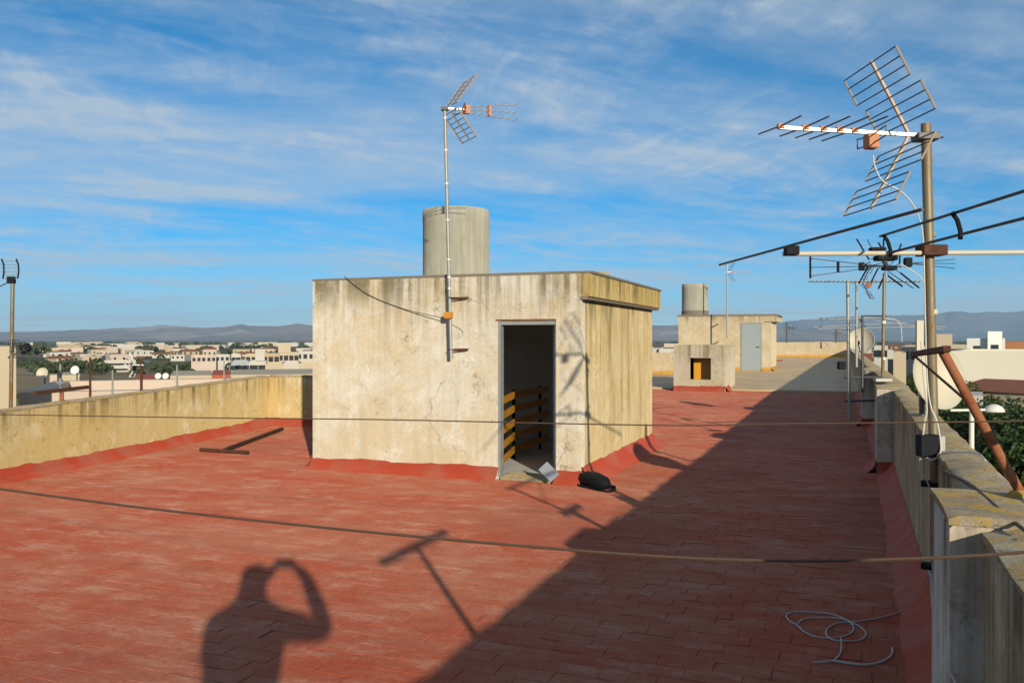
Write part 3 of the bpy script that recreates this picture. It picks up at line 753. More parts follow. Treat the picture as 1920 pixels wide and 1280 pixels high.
for i, (p, q) in enumerate(spk):
    e = min((p, q), key=lambda v: (v[0]-870)**2 + (v[1]-600)**2); dd = .16*(1 if i % 2 else -1)*(1 if e == p else -1)
    M().tube([P(1560 + e[0]/8.73, 420 + e[1]/8.73, 11.5 + dd), hubc.lerp(P(1667, 503, 11.5), i/11)], .005, 5).build('strut', MAT['steel'], t, True)
M().obox(hubc, (RIGHT, FWD, UP), (.13, .09, .035), .012).build('hub', MAT['black'], t)
M().obox(P(1667, 503, 11.5), (RIGHT, FWD, UP), (.085, .06, .028), .01).build('hub', MAT['black'], t)
M().obox(P(1645, 467, 11.4), (RIGHT, FWD, UP), (.10, .05, .022), .01).build('hub', MAT['black'], t)
M().tube([P(1648, 468, 11.4), P(1665, 505, 11.5)], .03, 8).build('hub_post', MAT['steel'], t, True)
M().tube([P(1616, 497, 11.5), P(1690, 500, 11.5)], .012, 6).build('cross_boom', MAT['steel'], t, True)
M().obox(P(1702, 492, 11.6), (RIGHT, FWD, UP), (.045, .04, .065), .012).build('dipole_box', MAT['black'], t)
for y_ in (486, 494, 503):
    M().tube([P(1702, 494, 11.6), P(1790, y_, 12.4)], .006, 6).build('director_boom', MAT['steel'], t, True)
cable('cable', [P(1687, 494, 11.5), P(1708, 506, 11.5), P(1727, 521, 11.5), P(1733, 535, 11.5)], .008, MAT['cable_white'], t)

t, a, b = pole_thing(1593, 528, 790, 13.2, .026, 'galvanised mast with a toothed yagi held off the parapet by steel arms', MAT['galv'], 1589)
for py in (708, 752):
    c = P(1592, py, 13.2); e = Vector((.57, c.y+.45, c.z))
    M().tube([c - RIGHT*.06, e], .018, 8).build('wall_arm', MAT['steel'], t, True)
yagi(t, P(1592, 528, 13.2), RIGHT, FWD, 1.72, 26, .22, .16, MAT['alu'], MAT['rod'], .007, .62)
t.children[0].name  # mast
M().obox(P(1578, 685, 13.1), (RIGHT, FWD, UP), (.05, .05, .06), .01).build('amplifier', MAT['black'], t)
t, a, b = pole_thing(1606, 530, 688, 14.6, .022, 'thin galvanised mast with a small grid antenna behind the white dish', MAT['galv'])
corner_antenna(t, b, (RIGHT*.8 - FWD*.6), (FWD*.8 + RIGHT*.6), .55, 3, .30, .30, 5, (MAT['alu'], MAT['rod'], MAT['rod'], MAT['orange']))
t, a, b = pole_thing(1617, 592, 736, 12.9, .018, 'dark pole crossed by long horizontal antenna rods next to the white dish', MAT['steel'])
for a_, b_ in ((P(1508, 599, 12.9), P(1648, 596, 12.9)), (P(1524, 613, 12.9), P(1700, 605, 12.9)), (P(1528, 616, 14.0), P(1776, 612, 14.0)), (P(1640, 601, 12.0), P(1770, 618, 12.4))):
    M().tube([a_, b_], .006, 6).build('element', MAT['alu'], t, True)
M().tube([P(1612, 598, 12.7), P(1622, 612, 14.1)], .012, 6).build('boom', MAT['steel'], t, True)
M().tube([b - RIGHT*.02, b + RIGHT*.36], .012, 6).build('cross_arm', MAT['steel'], t, True)
cable('cable', [b + UP*.0 + FWD*1.6 + RIGHT*1.0, b + RIGHT*1.28 + FWD*1.6 - UP*.06, b + RIGHT*1.33 + FWD*1.6 - UP*.4], .007, MAT['cable_white'], t)

def dish(c, r, nrm, label, post_to=None, lnb=True, mat='cream', depth=.16, group=None):
    c = Vector(c); n = Vector(nrm).normalized()
    t = thing('satellite_dish', c - UP*r, label, 'dish', group)
    prof = [(0, 0)] + [(r*q, depth*r*2*q*q) for q in (.25, .5, .75, .93, 1.0)] + [(r*1.02, depth*r*2+.012), (r*1.0, depth*r*2+.018)] + [(r*q, depth*r*2*q*q+.008) for q in (.9, .6, .3)] + [(0, .008)]
    M().lathe(c - n*depth*r, prof, 32, n).build('reflector', MAT[mat], t, True)
    if lnb:
        s = n.cross(UP).normalized(); dn = n.cross(s)
        if dn.z > 0: dn = -dn
        f = c + n*r*1.15 + dn*r*.35
        M().tube([c + dn*r*.95, f], .012, 6).build('feed_arm', MAT['steel'], t, True)
        M().obox(f, (n, s, dn), (.05, .03, .03), .008).build('feed_horn', MAT['black'], t)
    M().tube([c - n*.03, c - n*.13, c - n*.13 - UP*.08], .025, 8).build('back_mount', MAT['steel'], t, True)
    if post_to is not None:
        M().tube([c - n*.13 - UP*.05, (c.x - n.x*.13, c.y - n.y*.13, post_to)], .022, 8).build('post', MAT['steel'], t, True)
    return t
dish(P(1615, 640, 16.2), .245, (-.22, -.93, .22), 'round white satellite dish on a short post behind the star-shaped antenna', 1.0)
# big dish outside the street parapet
dish(P(1752, 708, 6.9), .262, (.62, -.72, .20), 'big cream satellite dish hanging on the outer face of the street parapet', .7, lnb=False)
# pale slat and thin pipes outside the parapet
t = thing('sector_antenna', P(1724, 745, 7.6), 'upright cream slat antenna on a thin pipe beyond the big dish', 'antenna')
M().obox(P(1724, 655, 7.6), (RIGHT, FWD, UP), (.030, .016, .26), .006).build('panel', MAT['cream'], t)
M().tube([P(1736, 605, 7.6), P(1739, 770, 7.6)], .014, 8).build('pipe', MAT['galv_rust'], t, True)
M().tube([P(1724, 690, 7.62), P(1724, 760, 7.62)], .012, 8).build('pipe', MAT['galv'], t, True)
for py in (622, 668): M().tube([P(1724, py, 7.6), P(1738, py, 7.6)], .008, 6).build('link', MAT['steel'], t, True)

# --- clothesline posts
t = thing('clothesline_post', P(1912, 919, 3.4), 'leaning rusty pipe with a crossbar and thin brace on the street parapet', 'post')
pb, pt_ = P(1913, 922, 3.42), P(1768, 660, 3.42)
M().tube([pb, pt_], .0185, 12).build('pipe', MAT['rust'], t, True)
a, b = P(1712, 664, 4.35), P(1776, 654, 3.30)
u = (b-a).normalized(); M().obox((a+b)/2, (u, u.cross(UP).normalized(), u.cross(UP).cross(u)), ((b-a).length/2, .013, .013), .003).build('crossbar', MAT['dark_rust'], t)
M().tube([P(1716, 668, 4.25), P(1818, 756, 3.45)], .006, 6).build('brace', MAT['dark_rust'], t, True)
M().lathe(pb - UP*.02, [(.045, 0), (.04, .018), (.019, .03)], 12).build('mortar_foot', MAT['coping'], t, True)
def t_post(p, z0, z1, half, udir, label, group=None):
    t = thing('clothesline_post', (p[0], p[1], z0), label, 'post', group)
    M().tube([(p[0], p[1], z0), (p[0], p[1], z1)], .024, 10).build('pipe', MAT['rust'], t, True)
    u = Vector(udir).normalized()
    M().obox((p[0], p[1], z1), (u, u.cross(UP), UP), (half, .024, .024), .003).build('crossbar', MAT['dark_rust'], t)
    return t
t_post((.55, 1.09), 1.0, 1.62, .56, (0, 1, 0), 'upright rusty T post on the street parapet that throws a T shadow')
pl = P(116, 738, 11.3)
t_post((pl.x, pl.y), .84, P(116, 731, 11.3).z, .46, P(175, 723, 11.85)-P(50, 737, 10.75), 'low rusty T post with a short stem on the ochre parapet')
t_post((WL(3.45)-.1, 3.45), .70, 1.20, .4, (0, 1, 0), 'rusty T post on the ochre parapet where the thinner clothesline ends')
t_post((WL(1.4)-.1, 1.4), .66, 1.62, .4, (0, 1, 0), 'tall rusty T post on the ochre parapet where the thicker clothesline ends')
t_post((.92, 3.50), .2, 1.46, .25, (0, 1, 0), 'rusty T post fixed outside the street parapet where the thinner clothesline starts')
# clotheslines
def line_thing(name, pts, r, label, cat):
    o = cable(name, pts, r, MAT['cable_dark'], None); return tag(o, label, cat)
line_thing('clothesline', [(.55, 1.4, 1.60), (.40, 1.4, 1.45), (.24, 1.4, 1.396), (-.142, 1.4, 1.349), (-.6, 1.4, 1.338), (-1.2, 1.4, 1.341), (-1.8, 1.4, 1.357), (-3.5, 1.4, 1.42), (WL(1.4), 1.4, 1.60)], .0026, 'thicker dark clothesline sagging low across the red roof', 'clothesline')
line_thing('clothesline', [(.92, 3.5, 1.44), (.6, 3.47, 1.412), (-.2, 3.45, 1.375), (-.73, 3.45, 1.35), (-2.0, 3.45, 1.330), (-3.0, 3.45, 1.305), (-4.45, 3.45, 1.275), (WL(3.45), 3.45, 1.19)], .0030, 'thinner dark clothesline crossing in front of the stair hut', 'clothesline')

# fallen T post lying on the roof by the ochre parapet
t = thing('fallen_post', G(425, 843), 'dark rusty bar with a long pipe lying flat on the red roof', 'post')
a, b = G(376, 842, .04), G(465, 848, .04); M().obox((a+b)/2, ((b-a), (b-a).cross(UP), UP), ((b-a).length/2, .03, .02), .004).build('crossbar', MAT['dark_rust'], t)
a, b = G(420, 843, .05), G(529, 803, .05); M().obox((a+b)/2, ((b-a), (b-a).cross(UP), UP), ((b-a).length/2, .028, .022), .004).build('pipe', MAT['dark_rust'], t)

# --- black waist bag at the corner of the hut
t = thing('waist_bag', G(1122, 908), 'black nylon waist bag with its strap lying by the stair hut corner', 'bag')
a, b = G(1092, 892, .095), G(1140, 909, .085)
prof = []
m = M(); u = (b-a).normalized(); n = u.cross(UP).normalized(); w = n.cross(u)
K = 12; secs = []
for k in range(K+1):
    s = k/K; e = (1-abs(2*s-1)**3.2)**.5
    c = a.lerp(b, s)
    secs.append([c + (n*math.cos(q)*.10*(abs(math.cos(q))**-.25 if abs(math.cos(q)) > .05 else 1) + w*math.sin(q)*.085)*max(.12, e)*(1+.05*math.sin(7*q+k)) for q in [2*math.pi*j/16 for j in range(16)]])
o = len(m.v); m.v += [tuple(v) for r_ in secs for v in r_]
for k in range(K):
    for j in range(16): m.f.append((k*16+j, k*16+(j+1) % 16, (k+1)*16+(j+1) % 16, (k+1)*16+j))
m.f += [tuple(range(16))[::-1], tuple(range(K*16, K*16+16))]
body = m.build('pouch', MAT['bag'], t, True)
c = (a+b)/2 - n*.10 + UP*.0
M().obox(c, (u, w, n), (.10, .05, .022), .012).build('front_pocket', MAT['bag'], t)
M().tube([c - n*.024 - u*.085 + w*.02, c - n*.026 + w*.022, c - n*.024 + u*.085 + w*.02], .004, 6).build('zip', MAT['cable_grey'], t, True)
for e_ in (-.115, .115): M().lathe((a+b)/2 + u*e_, [(.072, -.008), (.082, -.005), (.082, .005), (.072, .008)], 16, u).build('seam', MAT['black'], body, True)
c = (a+b)/2 + n*.0 + w*.085; M().tube([c - u*.10 - n*.03, c - n*.035 + w*.004, c + u*.10 - n*.03], .004, 6).build('zip', MAT['steel'], body, True)
def strap(pts, wd):
    return cable('strap', pts, wd, MAT['bag'], t)
strap([G(1096, 897, .05), G(1085, 900, .03), G(1083, 908, .015), G(1093, 912, .012), G(1108, 915, .012), G(1125, 919, .012), G(1143, 921, .012), G(1153, 917, .02), G(1150, 911, .03), G(1140, 912, .03)], .013)
M().obox(G(1151, 913, .03), (RIGHT, FWD, UP), (.022, .03, .014), .004).build('buckle', MAT['black'], t)

# --- loose cables on the floor in the shade
z = .006
sc = [(1748, 1072, .25), (1735, 1105, .10), (1715, 1128), (1690, 1146), (1650, 1158), (1612, 1164), (1596, 1166), (1570, 1168), (1552, 1178), (1550, 1190), (1562, 1199), (1585, 1201), (1612, 1200), (1624, 1190), (1618, 1178), (1600, 1168), (1570, 1154), (1540, 1148), (1490, 1147), (1475, 1153), (1480, 1163), (1495, 1172), (1510, 1185), (1530, 1193), (1560, 1196), (1590, 1190), (1601, 1180), (1596, 1168), (1580, 1160), (1545, 1157), (1510, 1159), (1496, 1168)]
tag(cable('cable_coil', [G(p[0], p[1], p[2] if len(p) > 2 else z + .002*(i % 3)) for i, p in enumerate(sc)], .0045, MAT['cable_grey'], None), 'loose coil of grey cable lying on the shaded red floor', 'cable')
sc = [(1526, 1241), (1550, 1240), (1566, 1236), (1577, 1222), (1578, 1205), (1577, 1196)]
tag(cable('cable_end', [G(p[0], p[1], z+.004) for p in sc], .0045, MAT['cable_grey'], None), 'short grey cable end curving out from under the coil', 'cable')
sc = [(1562, 1238), (1590, 1243), (1625, 1246), (1655, 1240), (1672, 1228), (1674, 1214)]
tag(cable('cable_end', [G(p[0], p[1], z+.003) for p in sc], .0060, MAT['cable_grey'], None), 'thicker pale cable offcut bent like a hook beside the coil', 'cable')
sc = [P(1746, 1075, 4.78), P(1748, 1130, 4.3), P(1755, 1180, 3.7), P(1766, 1225, 3.25), P(1790, 1275, 2.95), P(1812, 1330, 2.8)]
tag(cable('hanging_cable', sc, .004, MAT['cable_grey'], None), 'thin grey cable hanging down along the pier of the street parapet', 'cable')
sc = [P(1768, 882, 4.2), P(1815, 905, 3.75), P(1852, 935, 3.35), P(1885, 965, 3.05), P(1930, 1000, 2.8)]
tag(cable('coping_cable', [(p.x, p.y, max(p.z, 1.05)) for p in sc], .007, MAT['cable_dark'], None), 'dark cable lying along the coping across the pier', 'cable')

# --- far hut's mast and terrace odds and ends
t, a, b = pole_thing(1363, 512, 632, 39.0, .035, 'pale slim mast with a small antenna bracketed to the smaller stair hut', MAT['galv'])
tri_boom_antenna(t, b + UP*.05, RIGHT, FWD, .95, (MAT['alu'], MAT['rod'], MAT['rod'], MAT['orange']), .5, .5, .1, 4, True)
yagi(t, b + UP*.35 - RIGHT*1.35, RIGHT, FWD, 1.3, 6, .4, .3, MAT['alu'], MAT['rod'], .008)
M().tube([b, b + UP*.4], .03, 8).build('mast_top', MAT['galv'], t, True)
for py in (598, 632):
    c = P(1363, py, 39.0); M().tube([c, c + Vector((-.05, .5, 0))], .03, 6).build('bracket', MAT['dark_rust'], t, True)
for px, py0, py1, lab in ((1475, 603, 642, 'small antenna with an upright fin above the pale terrace parapet'), (1568, 616, 642, 'stubby antenna with two orange blocks above the pale terrace parapet')):
    t, a, b = pole_thing(px, py0, py1, 55, .05, lab, MAT['steel'])
    tri_boom_antenna(t, b.lerp(a, .3), (RIGHT + FWD*.6), (FWD - RIGHT*.6), 1.0, (MAT['steel'], MAT['rod'], MAT['steel'], MAT['black'] if px < 1500 else MAT['orange']), .6, .6, .15, 4)
c = G(1470, 682, TER(42)); 
t = thing('toy_truck', (c.x, c.y, TER(42)), 'small red and grey clutter left on the tiled terrace', 'clutter')
M().obox((c.x-.3, c.y, TER(43)+.1), (RIGHT, FWD, UP), (.18, .15, .12), .03).build('red_box', MAT['skirt'], t)
M().obox((c.x+.5, c.y+.1, TER(43)+.05), (RIGHT, FWD, UP), (.4, .1, .05), .02).build('grey_bar', MAT['steel'], t)
t.name = 'clutter'

# ---------------------------------------------------------------- land, street, town
GZ = -10.0
def land_mat():
    t = NT('farmland')
    c = t.mix(t.ramp(t.noise(.006, 6, rough=.6), .42, .58), (.16, .13, .065), (.075, .095, .035))
    c = t.mix(t.ramp(t.noise(.0035, 5, off=(4,9,0)), .50, .60), c, (.30, .22, .13))
    c = t.mix(t.ramp(t.noise(.012, 5, off=(1,3,0), stretch=(1,2.2,1)), .54, .62), c, (.035, .05, .02))
    return t.done(c, .95, spec=.1)
m = M(); S = 17000
m.add([(-S,-S,GZ),(S,-S,GZ),(S,S,GZ),(-S,S,GZ)], [(0,1,2,3)])
tag(m.build('ground', land_mat()), kind='structure')
asph = simple('street_asphalt', (.055, .055, .06), .9, scale=2)
m = M(); m.box((2.4, -40, GZ+.004), (11, 140, GZ+.02)); tag(m.build('street', asph), kind='structure')
m = M(); m.box((.62, -40, GZ+.005), (2.39, 140, GZ+.14)); m.box((11.01, -40, GZ+.005), (13, 140, GZ+.14)); tag(m.build('pavement', simple('pavement_slabs', (.30, .28, .25), .9)), kind='structure')

def hill_mat(name, a, b, pale):
    t = NT(name)
    c = t.mix(t.ramp(t.noise(.0016, 7, rough=.65), .42, .60), a, b)
    c = t.mix(t.math('MULTIPLY', t.ramp(t.noise(.0009, 6, off=(3,1,2)), .56, .64), .6), c, pale)
    return t.done(c, 1., spec=0.)
def ridge(name, prof, D0, D1, base_py, mat, seed, amp):
    # prof: azimuth (as tangent to the sight axis) -> ridge angle; a ridge with foothills in front
    m = M(); K = 260; ROWS = 9
    def H(px):
        for (a, ya), (b, yb) in zip(prof, prof[1:]):
            if a <= px <= b: return ya + (yb-ya)*(px-a)/(b-a)
        return prof[0][1] if px < prof[0][0] else prof[-1][1]
    lo, hi = prof[0][0], prof[-1][0]
    for r_ in range(ROWS):
        f = r_/(ROWS-1)
        for k in range(K+1):
            px = lo + (hi-lo)*k/K
            d = D0 + (D1-D0)*f
            z1 = (636 - H(px))/1600*D1*(1) 
            q = Vector((px*.012, f*3.0, seed))
            n_ = mnoise.fractal(q, 1.0, 2.0, 5) ; n2 = mnoise.fractal(q*4.3, 1.0, 2.0, 4)
            sh = (f*1.25) ** 1.35 if f < .8 else 1.0 - (f-.8)*1.2
            z = GZ - 2 + z1*max(0, sh)*(1 + (amp*n_ + amp*.45*n2)*(1 if f < .75 else .25))
            p = C((px-960)/1600*d, d); m.v.append((p.x, p.y, max(GZ-3, z)))
    for r_ in range(ROWS-1):
        for k in range(K):
            a = r_*(K+1)+k; m.f.append((a, a+1, a+K+2, a+K+1))
    return tag(m.build(name, mat, None, True), kind='structure')
ridge('mountain_range', [(-900, 612), (-300, 616), (0, 620), (60, 620), (120, 617), (220, 613), (280, 611), (302, 606.5), (325, 609), (390, 612), (432, 610), (452, 605.5), (470, 608), (520, 609), (562, 604), (590, 608), (700, 600), (900, 604), (1100, 606), (1280, 608), (1420, 612), (1600, 618)], 7600, 10500, 650, hill_mat('sierra_slopes', (.30, .20, .15), (.16, .13, .10), (.55, .45, .34)), 3.3, .34)
ridge('mountain_range', [(900, 630), (1100, 614), (1240, 607), (1350, 605), (1450, 603), (1530, 596), (1600, 591), (1700, 588), (1780, 583), (1830, 584), (1900, 582), (2100, 578), (2500, 590), (3000, 600)], 10500, 14500, 650, hill_mat('far_sierra_slopes', (.15, .14, .12), (.09, .095, .08), (.26, .23, .18)), 8.1, .28)

wallmats = [simple('town_render_%s' % n, c, .9, var=.10, scale=.5) for n, c in (('white', (.52, .48, .41)), ('cream', (.50, .41, .28)), ('sand', (.44, .34, .21)), ('grey', (.36, .38, .40)), ('pink', (.54, .43, .34)), ('brick', (.40, .17, .08)))]
tile_roof = simple('terracotta_tile', (.28, .10, .05), .9, var=.35, scale=3)
red_terrace = simple('terracotta_terrace_paint', (.44, .10, .045), .85, var=.2, scale=1)
glass = simple('dark_window_glass', (.025, .03, .035), .15, spec=.6)
def building(px0, px1, py_top, d, depth, mat, label, rot=0., group=None, wins=None, roof=None, parap=True, hut_on=None, name='house', z_top=None, cat='house'):
    q_ = (d + depth/2)/d; w = (px1-px0)/1600*d; c = C(((px0+px1)/2-960)/1600*d*q_, d*q_)
    zt = z_top if z_top is not None else EYE - (py_top-636)/1600*d
    t = thing(name, (c.x, c.y, GZ), label, cat, group)
    rad = Vector((c.x, c.y, 0)).normalized(); ax = Vector((rad.y, -rad.x, 0)); ax = Matrix.Rotation(rot, 3, 'Z') @ ax; ay = Vector((-ax.y, ax.x, 0))
    cc = Vector((c.x, c.y, 0))
    if roof == 'tile':
        M().obox(cc + UP*((GZ+zt-w*.12)/2), (ax, ay, UP), (w/2, depth/2, (zt-w*.12-GZ)/2)).build('wall', mat, t)
        m = M(); zz = zt - w*.12; e = w*.04
        q = [cc + ax*(w/2+e)*i + ay*(depth/2+e)*j + UP*zz for i, j in ((-1,-1),(1,-1),(1,1),(-1,1))] + [cc - ax*(w/2+e) + UP*zt, cc + ax*(w/2+e) + UP*zt]
        m.add(q, [(0,1,5,4),(2,3,4,5),(0,4,3),(1,2,5),(0,3,2,1)]); m.build('roof', tile_roof, t)
    else:
        zr = zt - (.4 if parap else 0)
        M().obox(cc + UP*((GZ+zr)/2), (ax, ay, UP), (w/2, depth/2, (zr-GZ)/2)).build('wall', mat, t)
        if parap:
            s = min(.25, w*.04); m = M()
            for (i, j, a, b) in ((0,-1,w/2,s),(0,1,w/2,s),(-1,0,s,depth/2-2*s-.01),(1,0,s,depth/2-2*s-.01)):
                m.obox(cc + ax*i*(w/2-s) + ay*j*(depth/2-s) + UP*(zr+.2), (ax, ay, UP), (a-.003, b-.003, .199))
            m.build('parapet', mat, t)
    if hut_on:
        f, hw, hh = hut_on
        M().obox(cc + ax*w*(f-.5) + UP*(zt+hh/2+.01), (ax, ay, UP), (hw/2, depth*.25, hh/2)).build('roof_hut', mat, t)
    if wins:
        cols, rows, z0, dz, ww, wh = wins
        for r_ in range(rows):
            for k in range(cols):
                p = cc + ax*w*((k+.5)/cols-.5 + rnd.uniform(-.01, .01)) - ay*(depth/2+.02) + UP*(zt - z0 - dz*r_)
                f = M().obox(p, (ax, ay, UP), (ww/2+.07, .04, wh/2+.07)).build('window', mat, t)
                M().obox(p - ay*.03, (ax, ay, UP), (ww/2, .03, wh/2)).build('pane', glass, f)
    return t

W, CR, SA, GR, PI, BR = wallmats
pale_party = simple('pale_party_wall_render', (.70, .64, .50), .9, var=.08, scale=.6)
# neighbours just beyond the ochre parapet
building(-150, 19, 650, 19, 5, CR, 'cream neighbouring stair hut beside the pole with the fan-shaped antenna', wins=None, parap=False)
t = building(70, 600, 731, 24, 7, PI, 'pinkish white neighbouring flat roof with low parapets just beyond the ochre parapet', parap=True)
building(118, 148, 703, 31, 3, CR, 'small cream roof box carrying a round dish', parap=False, name='roof_box', cat='roof box')
building(94, 106, 703, 30, 1.2, PI, 'narrow pinkish chimney block between the two round dishes', parap=False, name='chimney', cat='chimney')
building(254, 292, 711, 33, 5, red_terrace, 'low terracotta painted roof terrace beside the paired dishes', parap=False)
building(398, 431, 703, 35, 6, red_terrace, 'square terracotta terrace wall rising over the cream roof edge', parap=False)
building(322, 399, 704, 36, 6, CR, 'low cream flat roof next to the terracotta terrace wall', parap=False)
building(431, 600, 702, 38, 7, CR, 'long cream roof edge running behind the stair hut', parap=False)
# cream houses towards the hut
building(498, 532, 682, 88, 8, CR, 'cream house with plain walls among the crowded roofs', wins=(2, 2, 1.2, 2.6, .8, 1.1))
building(532, 562, 680, 92, 8, W, 'white house with a dark window among the crowded roofs', wins=(2, 2, 1.6, 2.8, .9, 1.2))
building(560, 600, 681, 85, 9, CR, 'cream house with small square windows half hidden by the stair hut', wins=(3, 2, 1.4, 2.6, .7, .9))
building(434, 451, 664, 165, 9, W, 'white upright house with a rooftop hut above the green trees', wins=(2, 2, 1.2, 2.8, .8, 1.2))
building(436, 466, 677, 140, 9, GR, 'blue grey house with dark window bands', wins=(3, 2, 1.1, 2.2, 1.6, .8))
building(460, 492, 664, 190, 10, CR, 'pale cream house behind the blue grey house', wins=(3, 1, 1.2, 2.8, .9, 1.2))
building(468, 500, 677, 130, 8, W, 'whitish house with two stacked terraces', wins=(2, 2, 1.2, 2.8, 1.2, 1.2), hut_on=(.6, 1.4, 1.8))
building(492, 524, 663, 200, 10, SA, 'sand yellow house behind the crowded roofs', wins=(3, 1, 1.3, 2.8, 1, 1.2))
building(522, 560, 661, 210, 12, CR, 'wide cream house far behind the crowded roofs', wins=(4, 1, 1.3, 2.8, 1, 1.2), hut_on=(.3, 3, 2.2))
building(556, 600, 659, 230, 12, W, 'white house just beside the edge of the stair hut', wins=(4, 1, 1.3, 2.8, 1, 1.2))
building(360, 404, 666, 290, 12, PI, 'long low pinkish farm building among the fields', wins=(5, 1, 1.4, 2.8, 1, 1.2))
building(404, 430, 665, 300, 12, W, 'low whitish farm building beside the pinkish one', wins=(3, 1, 1.4, 2.8, 1, 1.2))
building(197, 241, 676, 305, 14, W, 'isolated white block with long horizontal window bands', wins=(1, 2, 1.3, 1.9, 7.2, .7))
building(170, 184, 662, 520, 10, SA, 'orange farmhouse next to a taller orange one', wins=(2, 1, 1.2, 2.8, 1, 1.2))
building(186, 203, 659, 540, 10, PI, 'taller orange farmhouse on the plain', wins=(2, 1, 1.2, 2.8, 1, 1.2))
building(85, 140, 664, 560, 14, W, 'long white farm shed in front of the dark groves')
FAR = 'pale buildings far across the plain'
fl = 'tiny pale building far across the plain below the mountains'
for i in range(104):
    px = rnd.uniform(40, 600) if i < 84 else (rnd.uniform(1225, 1272) if i < 88 else rnd.uniform(1460, 1930)); d = rnd.uniform(620, 1700) if i % 2 else rnd.uniform(330, 800)
    w = rnd.uniform(6, 13) if d < 800 else rnd.uniform(8, 34); h = rnd.uniform(3.2, 5.5) if d < 800 else rnd.uniform(4, 7.5)
    c = px; building(px, px + w/d*1600, 0, d, rnd.uniform(8, 16), rnd.choice([W, W, CR, SA, PI]), fl, rot=rnd.uniform(-.4, .4), group=FAR, z_top=GZ+h, parap=False, wins=(3, 1, h*.4, 2.8, 1.0, 1.2) if d < 620 else None, roof='tile' if i % 4 == 0 else None)
# right-hand town across the street
building(1798, 2100, 659, 62, 16, pale_party, 'long blank cream party wall across the street', name='building', cat='building')
t = building(1817, 1880, 634, 92, 9, MAT['white'], 'white house with two dark windows and a stepped roof above the blank wall', parap=False, hut_on=(.72, 1.55, .001))
c = P(1865, 640, 91.9); M().obox((c.x, c.y, EYE-.2), (RIGHT, FWD, UP), (.78, .06, 1.05)).build('upper_wall', MAT['white'], t)
for a, b, c_, d_ in ((1825, 1838, 648, 659), (1858, 1872, 646, 658)):
    p = P((a+b)/2, (c_+d_)/2, 91.8); M().obox(p, (RIGHT, FWD, UP), ((b-a)/3200*92, .06, (d_-c_)/3200*92)).build('window', glass, t)
building(1881, 1990, 640, 100, 8, BR, 'orange brick gable wall beyond the white stepped house', parap=False)
building(1757, 1812, 646, 120, 9, CR, 'low cream house behind the tall mast', hut_on=(.25, 2.2, 1.5), wins=(4, 1, 1.2, 2.8, 1, 1.2))
building(1690, 1722, 650, 130, 9, PI, 'pinkish flat house between the two dishes', wins=(2, 1, 1.3, 3, 1, 1.2))
building(1664, 1676, 657, 60, 6, W, 'white house with a big dark window down the street', wins=(1, 2, 1.4, 2.8, .35, 1.6))
building(1676, 1698, 661, 48, 6, CR, 'cream house end wall down the street')
building(1640, 1664, 648, 150, 9, W, 'distant white house row seen past the rusty pole', wins=(3, 1, 1.4, 2.8, 1, 1.2))
building(1700, 1757, 647, 170, 9, SA, 'sand coloured low house behind the slat antenna', wins=(4, 1, 1.4, 2.8, 1, 1.2))
building(1845, 2000, 719, 40, 7, CR, 'low house with a brown tiled roof behind the green trees', roof='tile', rot=-.45)
building(1820, 1842, 742, 34, 3, W, 'white rooftop shed among the green trees', parap=False, name='roof_box', cat='shed')
for i in range(26):
    px = rnd.uniform(1462, 1585) if i < 10 else rnd.uniform(1640, 1960); d = rnd.uniform(180, 480)
    w = rnd.uniform(6, 18)
    building(px, px + w/d*1600, 0, d, rnd.uniform(7, 12), rnd.choice([W, W, CR, SA, PI, BR]), 'low town house in the crowded quarter below the far mountains', rot=rnd.uniform(-.5, .5), group='houses of the crowded quarter', z_top=rnd.uniform(-3.6, -.2), parap=False, wins=(rnd.choice([2, 3]), 2, 1.3, 2.8, 1.0, 1.2), roof=rnd.choice([None, None, 'tile']))

# roof dishes and poles on the neighbours
dish(P(80, 700, 28), .19, (.35, -.9, .3), 'pale round dish on a thin pole left of the small cream roof box', -1.2, False)
dish(P(141, 694, 30), .15, (.35, -.9, .3), 'round white dish on top of the small cream roof box', -.2, False, 'white')
for px, lab in ((297, 'first of two small white dishes beside the terracotta roof terrace'), (311, 'second of two small white dishes, the one away from the terracotta terrace')):
    dish(P(px, 705, 31), .115, (.35, -.9, .3), lab, -.6, False, 'white')
for px, py0, py1, d, r, lab in ((113, 682, 722, 14, .02, 'short thin pole beside the low rusty T post'), (169, 670, 724, 15, .022, 'dark pole at the end of the low rusty T bar'), (211, 694, 722, 15, .018, 'pale thin pole in front of the isolated white block'), (420, 676, 704, 30, .026, 'pole rising beside the square terracotta wall'), (332, 684, 708, 26, .03, 'pale stubby pole next to the paired dishes')):
    a, b = P(px, py1, d), P(px, py0, d); a.z = min(a.z, -.3)
    tag(M().tube([a, a.lerp(b, .5), b], [r, r, r*.8], 8).build('roof_pole', MAT['galv'] if px != 169 else MAT['dark_rust'], None, True), lab, 'pole')
t, a, b = pole_thing(265, 672, 930, 14, .022, 'dark pole with a white V-shaped antenna above the ochre parapet', MAT['dark_rust'])
wm = (MAT['white'], MAT['white'], MAT['white'], MAT['black'])
corner_antenna(t, P(262, 684, 14), -RIGHT*.9 + FWD*.3, FWD + RIGHT*.3, .34, 3, .22, .12, 4, wm)
t, a, b = pole_thing(17, 525, 950, 12.2, .026, 'tall thin pole with a fan-shaped grid antenna beyond the ochre parapet', MAT['galv_rust'], 24)
M().obox(b - RIGHT*.02, (RIGHT, FWD, UP), (.05, .03, .05), .006).build('clamp', MAT['black'], t)
for k in range(6):
    z_ = b.z + .02 + .05*k
    M().tube([b + RIGHT*(.02*math.cos(k)) - RIGHT*.16 + UP*(.02+.05*k), b + RIGHT*.06 + UP*(.02+.05*k)], .005, 5).build('grid_rod', MAT['galv'], t, True)
